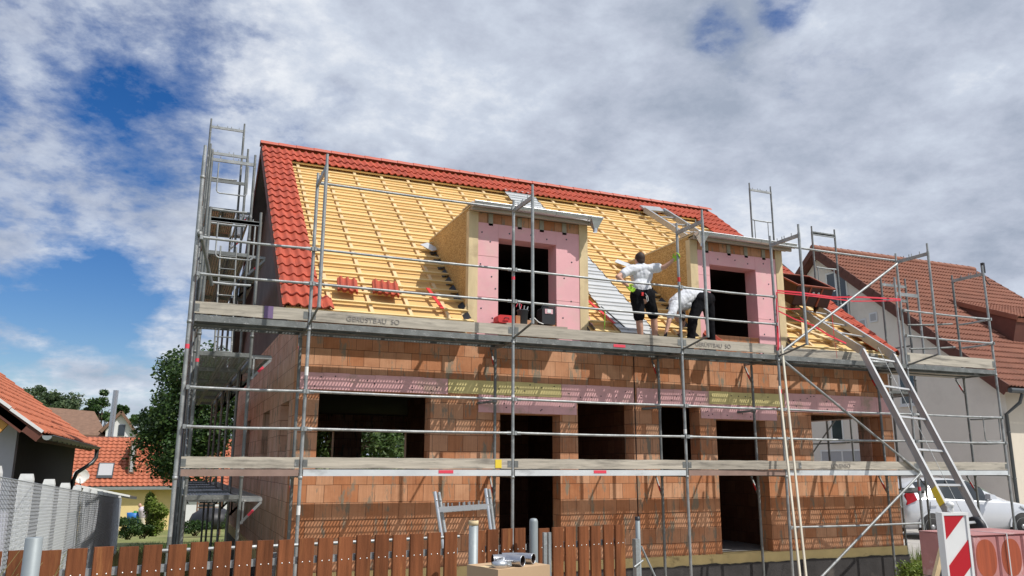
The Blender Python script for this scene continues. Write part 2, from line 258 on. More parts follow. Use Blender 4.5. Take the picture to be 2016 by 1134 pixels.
# ------------------------------------------------------------------ helpers
class MB:
    def __init__(s): s.v = []; s.f = []; s.m = []; s.sm = []
    def add(s, vs, fs, mi=0, smooth=False):
        o = len(s.v); s.v += [tuple(v) for v in vs]; s.f += [tuple(i+o for i in f) for f in fs]; s.m += [mi]*len(fs); s.sm += [smooth]*len(fs); return s
    def box(s, a, b, mi=0, M=None):
        x0, y0, z0 = a; x1, y1, z1 = b
        vs = [Vector(p) for p in ((x0, y0, z0), (x1, y0, z0), (x1, y1, z0), (x0, y1, z0), (x0, y0, z1), (x1, y0, z1), (x1, y1, z1), (x0, y1, z1))]
        if M: vs = [M @ v for v in vs]
        return s.add(vs, [(0, 3, 2, 1), (4, 5, 6, 7), (0, 1, 5, 4), (1, 2, 6, 5), (2, 3, 7, 6), (3, 0, 4, 7)], mi)
    def bar(s, p, q, w, h, up=(0, 0, 1), mi=0):
        p = Vector(p); q = Vector(q); d = (q-p).normalized(); u = Vector(up); sd = d.cross(u)
        if sd.length < 1e-4: sd = d.cross(Vector((0, 1, 0)))
        sd.normalize(); u = sd.cross(d)
        vs = [c + sd*(a*w/2) + u*(b*h/2) for c in (p, q) for a, b in ((-1, -1), (1, -1), (1, 1), (-1, 1))]
        return s.add(vs, [(0, 1, 2, 3), (7, 6, 5, 4), (0, 4, 5, 1), (1, 5, 6, 2), (2, 6, 7, 3), (3, 7, 4, 0)], mi)
    def tube(s, pts, r, n=10, mi=0, caps=True, r2=None):
        pts = [Vector(p) for p in pts]; rings = []; k = len(pts); prev = None
        for i, p in enumerate(pts):
            d = (pts[min(i+1, k-1)] - pts[max(i-1, 0)]).normalized()
            a = d.cross(Vector((0, 0, 1))) if prev is None else prev - d*prev.dot(d)
            if a.length < 1e-3: a = d.cross(Vector((0, 1, 0)))
            a.normalize(); prev = a; b = d.cross(a); rr = r if r2 is None else r + (r2-r)*i/(k-1)
            if isinstance(r, (list, tuple)): rr = r[i]
            rings.append([p + a*math.cos(2*math.pi*j/n)*rr + b*math.sin(2*math.pi*j/n)*rr for j in range(n)])
        vs = [v for rg in rings for v in rg]; fs = [(i*n+j, i*n+(j+1) % n, (i+1)*n+(j+1) % n, (i+1)*n+j) for i in range(k-1) for j in range(n)]
        s.add(vs, fs, mi, True)
        if caps: s.add(rings[0], [tuple(range(n))[::-1]], mi); s.add(rings[-1], [tuple(range(n))], mi)
        return s
    def prism(s, poly, off, mi=0):
        poly = [Vector(p) for p in poly]; off = Vector(off); n = len(poly)
        return s.add(poly + [p+off for p in poly], [tuple(range(n))[::-1], tuple(range(n, 2*n))] + [(i, (i+1) % n, (i+1) % n+n, i+n) for i in range(n)], mi)
    def lathe(s, c, prof, axis=(0, 0, 1), n=20, mi=0):
        c = Vector(c); ax = Vector(axis).normalized(); a = ax.orthogonal().normalized(); b = ax.cross(a)
        vs = [c + ax*h + (a*math.cos(2*math.pi*j/n)+b*math.sin(2*math.pi*j/n))*r for r, h in prof for j in range(n)]
        return s.add(vs, [(i*n+j, i*n+(j+1) % n, (i+1)*n+(j+1) % n, (i+1)*n+j) for i in range(len(prof)-1) for j in range(n)], mi, True)
    def build(s, name, mats, parent=None, label=None, cat=None, group=None, kind=None):
        me = bpy.data.meshes.new(name); org = Vector((0, 0, 0))
        me.from_pydata(s.v, [], s.f); me.update()
        for m in (mats if isinstance(mats, (list, tuple)) else [mats]): me.materials.append(m)
        if s.m: me.polygons.foreach_set('material_index', s.m); me.polygons.foreach_set('use_smooth', s.sm)
        o = bpy.data.objects.new(name, me); COL.objects.link(o)
        if parent: o.parent = parent; o.location = -woff(parent)
        elif kind is None:
            xs_ = [v[0] for v in s.v]; ys_ = [v[1] for v in s.v]; c = Vector(((min(xs_)+max(xs_))/2, (min(ys_)+max(ys_))/2, min(v[2] for v in s.v)))
            me.transform(Matrix.Translation(-c)); o.location = c
        tag(o, label, cat, group, kind); return o
def woff(p):
    v = Vector((0, 0, 0))
    while p: v = v + p.location; p = p.parent
    return v
def tag(o, label=None, cat=None, group=None, kind=None):
    if label: o['label'] = label
    if cat: o['category'] = cat
    if group: o['group'] = group
    if kind: o['kind'] = kind
    return o
def empty(name, loc, label, cat, group=None):
    o = bpy.data.objects.new(name, None); COL.objects.link(o); o.empty_display_size = 0.2; o.location = loc
    return tag(o, label, cat, group)
def copy_tree(o, delta, label=None, parent=None):
    c = o.copy(); COL.objects.link(c); c.parent = parent
    if parent is None: c.location = Vector(o.location)+Vector(delta)
    if label: c['label'] = label
    for ch in [x for x in bpy.data.objects if x.parent == o]: copy_tree(ch, delta, None, c)
    return c
def kids(o): return [x for x in bpy.data.objects if x.parent == o]
def wall(axis, c0, th, us, zs, solid, mi=0, mb=None):
    """wall of cells; axis 'x': runs along X, front at Y=c0 going +Y by th; axis 'y': runs along Y, face at X=c0 going +X by th"""
    mb = mb or MB()
    P = (lambda u, t, z: (u, c0+t, z)) if axis == 'x' else (lambda u, t, z: (c0+t, u, z))
    nu, nz = len(us)-1, len(zs)-1
    sol = [[solid((us[i]+us[i+1])/2, (zs[j]+zs[j+1])/2) for j in range(nz)] for i in range(nu)]
    for i in range(nu):
        for j in range(nz):
            if not sol[i][j]: continue
            a, b, c, d = us[i], us[i+1], zs[j], zs[j+1]
            mb.add([P(a, 0, c), P(b, 0, c), P(b, 0, d), P(a, 0, d)], [(0, 1, 2, 3)], mi)
            mb.add([P(a, th, c), P(b, th, c), P(b, th, d), P(a, th, d)], [(3, 2, 1, 0)], mi)
            if i == 0 or not sol[i-1][j]: mb.add([P(a, 0, c), P(a, 0, d), P(a, th, d), P(a, th, c)], [(0, 1, 2, 3)], mi)
            if i == nu-1 or not sol[i+1][j]: mb.add([P(b, 0, c), P(b, th, c), P(b, th, d), P(b, 0, d)], [(0, 1, 2, 3)], mi)
            if j == 0 or not sol[i][j-1]: mb.add([P(a, 0, c), P(a, th, c), P(b, th, c), P(b, 0, c)], [(0, 1, 2, 3)], mi)
            if j == nz-1 or not sol[i][j+1]: mb.add([P(a, 0, d), P(b, 0, d), P(b, th, d), P(a, th, d)], [(0, 1, 2, 3)], mi)
    return mb
def tiles(mb, o, ux, us, un, W, rows, period=0.15, row=0.34, amp=0.022, lift=0.034, keep=None, nsub=6, mi=0, overhang=0.05, jit=0.004):
    """pantile field: o lower-left corner, ux across, us up slope, un normal"""
    o = Vector(o); ux = Vector(ux); us = Vector(us); un = Vector(un); nc = int(round(W/period))
    prof = [amp*(max(0.0, math.cos(2*math.pi*(k/nsub-0.5)))**0.8*1.5 - 0.35*max(0.0, -math.cos(2*math.pi*(k/nsub-0.5)))) for k in range(nsub+1)]
    for r in range(rows):
        for c in range(nc):
            if keep and not keep((c+0.5)*period, (r+0.5)*row): continue
            rnd = random.Random(r*1009+(c//2)*31); dj = rnd.uniform(-jit, jit); dl = rnd.uniform(-jit, jit)
            lo = []; lo2 = []; hi = []; mid = []
            for k in range(nsub+1):
                x = (c+k/nsub)*period
                b = o+ux*x
                lo2.append(b+us*(r*row-overhang+dl)+un*(lift+prof[k]-0.022+dj)); lo.append(b+us*(r*row-overhang+dl)+un*(lift+prof[k]+dj))
                hi.append(b+us*((r+1)*row+0.01)+un*(prof[k]+0.002))
            vs = lo2+lo+hi; n = nsub+1
            mb.add(vs, [(k, k+1, n+k+1, n+k) for k in range(nsub)], mi, False)
            mb.add(vs, [(n+k, n+k+1, 2*n+k+1, 2*n+k) for k in range(nsub)], mi, True)
            if c == 0 or (keep and not keep((c-0.5)*period, (r+0.5)*row)): mb.add([lo2[0], lo[0], hi[0], hi[0]-un*0.022], [(0, 1, 2, 3)], mi)
            if c == nc-1 or (keep and not keep((c+1.5)*period, (r+0.5)*row)): mb.add([lo2[-1], lo[-1], hi[-1], hi[-1]-un*0.022], [(3, 2, 1, 0)], mi)
    return mb
def text_mesh(txt, size, M, mats, name, parent, thick=0.0015):
    cu = bpy.data.curves.new('t', 'FONT'); cu.body = txt; cu.size = size; cu.extrude = thick; cu.align_x = 'LEFT'
    to = bpy.data.objects.new('t', cu); COL.objects.link(to)
    dg = bpy.context.evaluated_depsgraph_get(); me = bpy.data.meshes.new_from_object(to.evaluated_get(dg)); bpy.data.objects.remove(to)
    me.transform(M); me.materials.clear(); me.materials.append(mats)
    o = bpy.data.objects.new(name, me); COL.objects.link(o); o.parent = parent; o.location = -woff(parent); return o
def leaves(mb, c, rad, n, size, mi=0, shell=0.55, droop=0.0, seed=0):
    rd = random.Random(seed)
    for _ in range(n):
        while True:
            d = Vector((rd.uniform(-1, 1), rd.uniform(-1, 1), rd.uniform(-1, 1)))
            if 0.05 < d.length <= 1: break
        rr = shell + (1-shell)*rd.random()
        d = d.normalized()*(rr if rd.random() < 0.8 else rd.random())
        p = Vector(c)+Vector((d.x*rad[0], d.y*rad[1], d.z*rad[2]))
        s = size*rd.uniform(0.6, 1.3); a = Vector((rd.gauss(0, 1), rd.gauss(0, 1), rd.gauss(0, 0.6)-droop)).normalized(); b = a.orthogonal().normalized()
        b = (b*math.cos(rd.random()*6.28)+a.cross(b)*math.sin(rd.random()*6.28))
        mb.add([p-a*s*0.5, p+b*s*0.28, p+a*s*0.5, p-b*s*0.28], [(0, 1, 2, 3)], mi)
def tree(name, base, h, crown_c, crown_r, nclump, nleaf, size, m, label, cat='tree', group=None, seed=1, trunk_r=0.16):
    rd = random.Random(seed); root = empty(name, base, label, cat, group)
    base = Vector(base); cc = Vector(crown_c); tb = MB()
    tb.tube([base, base*0.6+cc*0.4, cc], [trunk_r, trunk_r*0.75, trunk_r*0.4], 8)
    cb = MB()
    for k in range(nclump):
        th = rd.random()*6.28; ph = math.acos(rd.uniform(-0.75, 1)); rr = rd.uniform(0.35, 0.92)
        d = Vector((math.sin(ph)*math.cos(th)*crown_r[0], math.sin(ph)*math.sin(th)*crown_r[1], math.cos(ph)*crown_r[2]))*rr
        p = cc+d; cs = rd.uniform(0.20, 0.38)
        if k % 2 == 0: tb.tube([base*0.35+cc*0.65, cc+d*0.4+Vector((0, 0, -0.1)), p], [trunk_r*0.45, trunk_r*0.25, trunk_r*0.08], 6)
        leaves(cb, p, (crown_r[0]*cs, crown_r[1]*cs, crown_r[2]*cs*0.8), nleaf//nclump, size, 0, 0.4, 0.3, seed*100+k)
    tb.build('trunk', M_bark, root); cb.build('crown', m, root); return root
def bush(name, c, r, n, size, m, label, cat='shrub', group=None, seed=1, stems=True):
    root = empty(name, c, label, cat, group); rd = random.Random(seed); b = MB(); st = MB()
    for k in range(14):
        p = Vector(c)+Vector((rd.uniform(-1, 1)*r[0]*0.6, rd.uniform(-1, 1)*r[1]*0.6, rd.uniform(-0.6, 0.75)*r[2]))
        leaves(b, p, (r[0]*0.45, r[1]*0.45, r[2]*0.38), n//14, size, 0, 0.3, -0.5, seed*50+k)
        st.tube([(c[0]+rd.uniform(-.1, .1), c[1], c[2]-r[2]), p], 0.012, 5)
    st.build('stem', M_bark, root); b.build('foliage', m, root); return root

# ================================================================== GROUND
def gz(x, y):
    if y <= 6: z = -1.6
    elif y <= 12: z = -1.6 - (y-6)*0.045
    elif y <= 26: z = -1.87 - (y-12)*0.0429
    elif y <= 52: z = -2.47 - (y-26)*0.06
    else: z = -4.03 - min(y-52, 60)*0.01
    if x > 0.2 and 7.5 < y < 24 and x < 15.2: z -= 0.28*min(1, (y-7.5)/2)*min(1, (x-0.2)/0.8)*min(1, (15.2-x)/0.6)*min(1, (24-y)/2)
    if x > 15.2 and y > 6: 
        k = min(1, (x-15.2)/1.0); z = z*(1-k) + (-1.74)*k
    return z
xs = [-400, -200, -100, -60, -40, -28]+[-20+0.8*i for i in range(64)]+[34, 40, 50, 70, 110, 200, 400]
ys = [-60, -20, -6, 0]+[2+0.8*i for i in range(64)]+[56, 62, 70, 90, 120, 180, 300, 600]
g = MB(); nx = len(xs)
g.add([(x, y, gz(x, y)) for y in ys for x in xs], [(j*nx+i, j*nx+i+1, (j+1)*nx+i+1, (j+1)*nx+i) for j in range(len(ys)-1) for i in range(nx-1)], 0, True)
for k, f in enumerate(g.f):
    c = [sum(g.v[i][a] for i in f)/4 for a in (0, 1)]
    if 0 < c[0] < 15.3 and 7 < c[1] < 13: g.m[k] = 1
    elif c[0] > 15.3 and 6 < c[1] < 30 : g.m[k] = 2
g.build('ground', [M_grass, M_soil, M_pave], kind='structure')
g = MB(); g.box((-60, -6, -1.75), (60, 4.2, -1.594)); g.build('street', M_asph, kind='structure')
g = MB(); g.box((-60, 4.35, -1.75), (60, 5.75, -1.50)); g.build('pavement', M_pave, kind='structure')
g = MB(); g.box((-60, 4.2, -1.75), (60, 4.347, -1.49)); g.build('kerb', M_conc, kind='structure')

# ================================================================== HOUSE UNDER CONSTRUCTION
WX0, WX1, WY, WB = 1.69, 13.48, 12.19, 23.45
XV0, XV1 = 1.376, 13.486+0.0
YE, ZE, YR, ZR = 11.84, 2.283, 17.837, 7.079
SL = (ZR-ZE)/(YR-YE); PA = math.atan(SL)
house = empty('unfinished_house', (WX0, WY, -1.5), 'unrendered brick house with half tiled roof, yellow battens and two pink dormers', 'house')
us_ = Vector((0, math.cos(PA), math.sin(PA))); un_ = Vector((0, -math.sin(PA), math.cos(PA)))
def RP(x, s, h=0): return Vector((x, YE, ZE)) + us_*s + un_*h      # point on roof: s metres up the slope, h off the tile plane
SLEN = math.hypot(YR-YE, ZR-ZE)
# --- front wall
ZT = 2.42
ops = [(2.03, 3.76, -0.10, 1.12), (4.93, 6.01, -1.47, 0.85), (6.34, 7.42, -0.10, 1.09), (7.98, 8.80, -0.10, 1.07), (9.16, 10.28, -1.47, 0.86), (11.38, 13.20, -0.10, 1.02)]
dorm = [(4.35, 6.55), (8.75, 10.90)]
dops = [(4.87, 5.95, 1.65, 3.78), (9.17, 10.25, 1.65, 3.76)]
us = sorted(set([WX0, WX1]+[o[0] for o in ops]+[o[1] for o in ops]))
zs = sorted(set([-1.47, ZT, 1.12, 1.38, 0.85]+[o[2] for o in ops]+[o[3] for o in ops]))
lint = []  # regions in front skin replaced by foam are laid 3 mm proud
def solid(u, z): return not any(o[0] < u < o[1] and o[2] < z < o[3] for o in ops)
fw = wall('x', WY, 0.30, us, zs, solid); fw.build('front_wall', M_brick, house)
# --- gable walls
gzf = lambda y: (ZE + (y-YE)*SL if y < YR else ZE + (2*YR-y-YE)*SL) - 0.22
def gable(x0, name, opn, m):
    ysl = sorted(set([WY+0.302, WB]+[o[0] for o in opn]+[o[1] for o in opn]))
    zsl = sorted(set([-1.47, 2.3]+[o[2] for o in opn]+[o[3] for o in opn]))
    mb = wall('y', x0, 0.30, ysl, zsl, lambda u, z: not any(o[0] < u < o[1] and o[2] < z < o[3] for o in opn))
    a = WY+0.302; lo_ = mb; mb.build(name, m, house); mb = MB()
    mb.prism([(x0, a, 2.302), (x0, a, gzf(a)), (x0, YR, gzf(YR)), (x0, WB, gzf(WB)), (x0, WB, 2.302)], (0.30, 0, 0))
    return mb.build('gable_triangle', M_gdark, house)
gable(WX0, 'gable_wall', [(12.85, 13.9, -0.1, 1.0), (15.4, 16.5, -0.1, 1.0), (19, 20, -0.1, 1.0)], M_brick_s)
gable(WX1-0.30, 'gable_wall', [(12.8, 15.4, -0.10, 1.02), (17, 18, -.1, 1.0)], M_brick_s)
us = [WX0+.302, 3.80, 4.33, 5.11, 6.45, 8.0, 9.2, WX1-.302]; rops = [(3.80, 4.33, -1.4, 0.95), (5.11, 6.45, -1.4, 0.95), (8.0, 9.2, -1.4, 0.95)]
wall('x', WB-.30, 0.30, us, [-1.47, -1.4, 0.95, 2.3], lambda u, z: not any(o[0] < u < o[1] and o[2] < z < o[3] for o in rops)).build('rear_wall', M_brick_s, house)
# interior slabs and partitions; upper slab and partitions coloured dark for indoor shade
b = MB(); b.box((WX0+.302, WY+.302, -1.62), (WX1-.302, WB-.302, -1.475)); b.build('ground_slab', M_conc, house)
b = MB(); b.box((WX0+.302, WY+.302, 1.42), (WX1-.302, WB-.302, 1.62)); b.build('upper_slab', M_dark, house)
b = MB(); b.box((4.72, WY+.304, -1.47), (4.88, 17.0, 1.41)); b.box((7.5, WY+.304, -1.47), (7.85, WB-.304, 1.41)); b.box((10.9, WY+.304, -1.47), (11.05, WB-.31, 1.41))
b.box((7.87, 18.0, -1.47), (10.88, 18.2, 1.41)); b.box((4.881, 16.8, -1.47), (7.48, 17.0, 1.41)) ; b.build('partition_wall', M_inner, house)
# kerb foam and bitumen base
b = MB(); b.box((WX0-0.02, WY-0.05, -1.66), (WX1+0.03, WY+0.28, -1.473)); b.box((WX0-0.05, WY+.282, -1.66), (WX0+.2, WB, -1.473)); b.box((WX1-.2, WY+.282, -1.66), (WX1+.06, WB, -1.473)); b.build('base_insulation', M_yelb, house)
b = MB(); rd = random.Random(3); nn = 120; top = []
for i in range(nn+1):
    x = WX0-0.04+(WX1-WX0+0.1)*i/nn; top.append((x, -1.635+0.025*noise.noise(Vector((x*1.3, 0, 0)))+rd.uniform(-0.008, 0.012)))
for i in range(nn):
    (xa, za), (xb, zb) = top[i], top[i+1]; y0 = WY-0.062
    b.add([(xa, y0, -2.6), (xb, y0, -2.6), (xb, y0, zb), (xa, y0, za), (xa, y0+.011, za), (xb, y0+.011, zb)], [(0, 1, 2, 3), (3, 2, 5, 4)])
b.box((WX0-.06, WY-.06, -2.6), (WX1+.06, WB, -1.662)); b.build('bitumen_base', M_bit, house)
# foam lintels, 6 mm proud
def foam(x0, x1, z0, z1, m, n, seed=1, nm='lintel_insulation', y=None, ret=0):
    y = WY if y is None else y
    mb = MB(); xsn = [x0+(x1-x0)*i/n for i in range(n+1)]
    for i in range(n): mb.box((xsn[i]+.0015, y-.012-0.002*((i*7+seed) % 3), z0), (xsn[i+1]-.0015, y-.001, z1-0.004*((i*5+seed) % 3)))
    if ret: mb.box((x0, y+.0, z0), (x0+.0, y+.2, z1))
    rd = random.Random(seed)
    for i in range(n*2):
        px, pz = rd.uniform(x0+.05, x1-.05), rd.uniform(z0+.04, z1-.04)
        mb.lathe((px, y-.0185, pz), [(0, 0), (0.011, 0.0), (0.011, 0.004)], (0, 1, 0), 8, 1)
    return mb.build(nm, [m, M_black], house)
foam(1.69, 4.03, 1.125, 1.375, M_pinkl, 6, 1); foam(4.035, 6.03, 1.145, 1.37, M_yel, 4, 2); foam(4.55, 6.32, 0.86, 1.14, M_pinkl, 4, 3)
foam(6.035, 7.44, 1.10, 1.37, M_pinkl, 3, 4); foam(7.50, 9.02, 1.085, 1.37, M_pinkl, 4, 5); foam(9.025, 10.75, 1.135, 1.37, M_yel, 4, 6)
foam(8.83, 10.55, 0.87, 1.13, M_pinkl, 4, 7); foam(10.755, 13.47, 1.05, 1.40, M_pinkl, 7, 8)
b = MB(); b.box((7.452, WY-.008, -1.46), (7.47, WY-.001, 2.3)); b.build('movement_joint', M_dark, house)
# --- roof sheathing with dormer holes (thin solid slab just under the counter battens)
HS = -0.115
dh = [(4.37, 6.53), (8.77, 10.88)]; DSL = 2.98   # slope length cut out for the dormers
xsn = sorted(set([XV0+.02, XV1-.02]+[a for d in dh for a in d])); ssn = [0.0, DSL, SLEN-.02]
b = MB()
for i in range(len(xsn)-1):
    for j in range(2):
        cx = (xsn[i]+xsn[i+1])/2
        if j == 0 and any(d[0] < cx < d[1] for d in dh): continue
        b.add([RP(xsn[i], ssn[j], HS), RP(xsn[i+1], ssn[j], HS), RP(xsn[i+1], ssn[j+1], HS), RP(xsn[i], ssn[j+1], HS),
               RP(xsn[i], ssn[j], HS-.06), RP(xsn[i+1], ssn[j], HS-.06), RP(xsn[i+1], ssn[j+1], HS-.06), RP(xsn[i], ssn[j+1], HS-.06)],
              [(0, 1, 2, 3), (7, 6, 5, 4), (0, 4, 5, 1), (1, 5, 6, 2), (3, 2, 6, 7), (0, 3, 7, 4)])
# rear slope
def RB(x, s, h=0): return Vector((x, 2*YR-YE, ZE)) + Vector((0, -math.cos(PA), math.sin(PA)))*s + Vector((0, math.sin(PA), math.cos(PA)))*h
b.add([RB(XV0+.02, 0, HS), RB(XV1-.02, 0, HS), RB(XV1-.02, SLEN, HS), RB(XV0+.02, SLEN, HS), RB(XV0+.02, 0, HS-.06), RB(XV1-.02, 0, HS-.06), RB(XV1-.02, SLEN, HS-.06), RB(XV0+.02, SLEN, HS-.06)],
      [(3, 2, 1, 0), (4, 5, 6, 7), (0, 1, 5, 4), (0, 4, 7, 3), (1, 2, 6, 5)])
for k_, f_ in enumerate(b.f):
    if (b.v[f_[0]][2]+b.v[f_[2]][2]) < 0: pass
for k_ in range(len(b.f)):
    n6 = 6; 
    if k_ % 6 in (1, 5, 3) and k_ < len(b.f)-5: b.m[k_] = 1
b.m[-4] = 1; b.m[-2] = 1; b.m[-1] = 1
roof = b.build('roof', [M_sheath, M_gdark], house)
# seams between the underlay boards
b = MB()
for s in (1.25, 2.5, 3.75, 5.0, 6.25):
    for x0, x1 in ([(XV0+.6, 4.3), (6.6, 8.7), (10.95, 12.8)] if s < DSL else [(XV0+.6, 12.9)]):
        b.bar(RP(x0, s, HS+.002), RP(x1, s, HS+.002), .008, .003, un_)
b.build('board_seam', M_counter, roof)
def freex(s, xlo, xhi):
    """x intervals free of dormers at slope distance s"""
    iv = [(xlo, xhi)]
    if s < DSL-0.05:
        for d in dh:
            nv = []
            for a, c in iv:
                if d[1] <= a or d[0] >= c: nv.append((a, c)); continue
                if a < d[0]-.02: nv.append((a, d[0]-.02))
                if c > d[1]+.02: nv.append((d[1]+.02, c))
            iv = nv
    return iv
# counter battens
b = MB(); rd = random.Random(5); x = XV0+.12; cbx = []
while x < XV1-.05:
    cbx.append(x); s0 = 0.0
    if any(d[0]-.04 < x < d[1]+.04 for d in dh): s0 = DSL+.03
    b.bar(RP(x, s0, HS+.021), RP(x+rd.uniform(-.01, .01), SLEN-.05, HS+.021), .06, .04, un_)
    x += 0.62
b.build('counter_batten', M_counter, roof)
# horizontal battens
b = MB(); row = 0.338; nrow = int(SLEN/row); rd = random.Random(6)
for i in range(nrow):
    s = 0.05+i*row
    for a, c in freex(s, XV0+.05, XV1-.05):
        x = a
        while x < c-0.02:
            e = min(c, x+rd.uniform(3.4, 5.0))
            if c-e < 0.5: e = c
            o1, o2 = rd.uniform(-.009, .009), rd.uniform(-.009, .009)
            b.bar(RP(x+.002, s+o1, HS+.061), RP(e-.002, s+o2, HS+.061+rd.uniform(0, .004)), .041, .036, un_)
            x = e
b.build('roof_batten', M_batten, roof)
b = MB()
for a, c in freex(0, XV0, XV1-.03): b.bar(RP(a, .01, HS-.02), RP(c, .01, HS-.02), .03, .14, (0, 0, 1)); b.bar(RP(a, -.012, HS+.04), RP(c, -.012, HS+.04), .05, .03, un_)
b.build('eaves_board', M_timber, roof)
# tiles
b = MB(); nr = int(SLEN/row)
def keep(x, s):
    X = XV0+x; r_ = int(s/row)
    if r_ >= nr-2: return True
    if X < XV0+0.6: return r_ >= 0
    if r_ == 0 and X < XV0+0.75: return True
    if X > XV1-0.60: return True
    if X > XV1-0.92 and r_ > 15: return True
    return False
tiles(b, RP(XV0, 0.06, -0.015), (1, 0, 0), us_, un_, XV1-XV0, nr, period=(XV1-XV0)/81, row=row, keep=keep)
b.build('roof_tiles', M_tile, roof)
b = MB(); n = 31
for i in range(n):
    xa = XV0-.02+(XV1-XV0+.04)*i/n; xb = xa+(XV1-XV0+.04)/n+.03
    rr0, rr1 = .125, .112; seg = 8; vs = []
    for xx, rr in ((xa, rr0), (xb, rr1)):
        for k in range(seg+1):
            a = math.pi*k/seg; vs.append((xx, YR-math.cos(a)*rr*1.05, ZR-.035+math.sin(a)*rr*.8))
    b.add(vs, [(k, k+1, seg+1+k+1, seg+1+k) for k in range(seg)], 0, True); b.add(vs[:seg+1]+[(xa, YR-math.cos(math.pi*k/seg)*.10, ZR-.045+math.sin(math.pi*k/seg)*.07) for k in range(seg+1)], [(k+1, k, seg+1+k, seg+1+k+1) for k in range(seg)])
b.build('ridge_tiles', M_ridge, roof)
# verge boards
for xx in (XV0+.0, XV1-.03):
    b = MB()
    b.bar(RP(xx+.012, -.02, -.10), RP(xx+.012, SLEN, -.10), .024, .19, un_)
    b.bar(RB(xx+.012, -.02, -.10), RB(xx+.012, SLEN, -.10), .024, .19, (0, math.sin(PA), math.cos(PA)))
    b.build('verge_board', M_verge, roof)
b = MB()
for k in range(5): 
    s = .3+k*1.6
    b.bar(RP(XV0+.04, s, -.21), RP(WX0+.5, s, -.21), .10, .08, un_)
b.bar(RP(XV0+.16, 0, -.23), RP(XV0+.16, SLEN-.1, -.23), .10, .10, un_); b.build('rafter', M_timber_g, roof)
# verge_board underside / dark boards on the gable
# light metal strip on the party wall
b = MB()
s = 0.02; k = 0
while s < SLEN-2*row-.15:
    x0, x1 = (7.02, 7.76)
    b.add([RP(x0, s-.02, -.008), RP(x1, s-.02, -.008), RP(x1, s+row-.02, -.03), RP(x0, s+row-.02, -.03), RP(x0, s-.02, -.05), RP(x1, s-.02, -.05)], [(0, 1, 2, 3), (4, 5, 1, 0)])
    b.bar(RP(x0, s+.10, -.005), RP(x1, s+.10, -.005), .03, .03, un_)
    s += row; k += 1
b.build('metal_flashing_strip', M_metalw, roof)
b = MB()
for x0 in (7.775,):
    s = 0
    while s < SLEN-2*row-.3: b.bar(RP(x0, s, -.03), RP(x0, s+row*.8, -.035), .035, .02, un_); s += row
b.build('flashing_edge', M_memb, roof)
# roof flashing membranes along the dormer cheeks
for d, e in ((dorm[0][0], -1), (dorm[1][0], -1), (dorm[0][1], 1), (dorm[1][1], 1)):
    b = MB()
    for k in range(9):
        s = .15+k*.31
        b.add([RP(d+e*.01, s, HS+.062), RP(d+e*.11, s+.02, HS+.005), RP(d+e*.10, s+.2, HS+.005), RP(d+e*.01, s+.27, HS+.062)], [(0, 1, 2, 3)])
    b.build('dormer_membrane_flap', M_memb, roof)
b = MB(); b.bar(RP(4.15, 2.95, -.02), RP(4.33, 2.7, -.02), .22, .01, un_); b.build('metal_flashing', M_metalw, roof)
b = MB(); b.bar(RP(8.42, 3.2, -.02), RP(8.72, 2.95, -.02), .22, .01, un_); b.build('metal_flashing', M_metalw, roof)

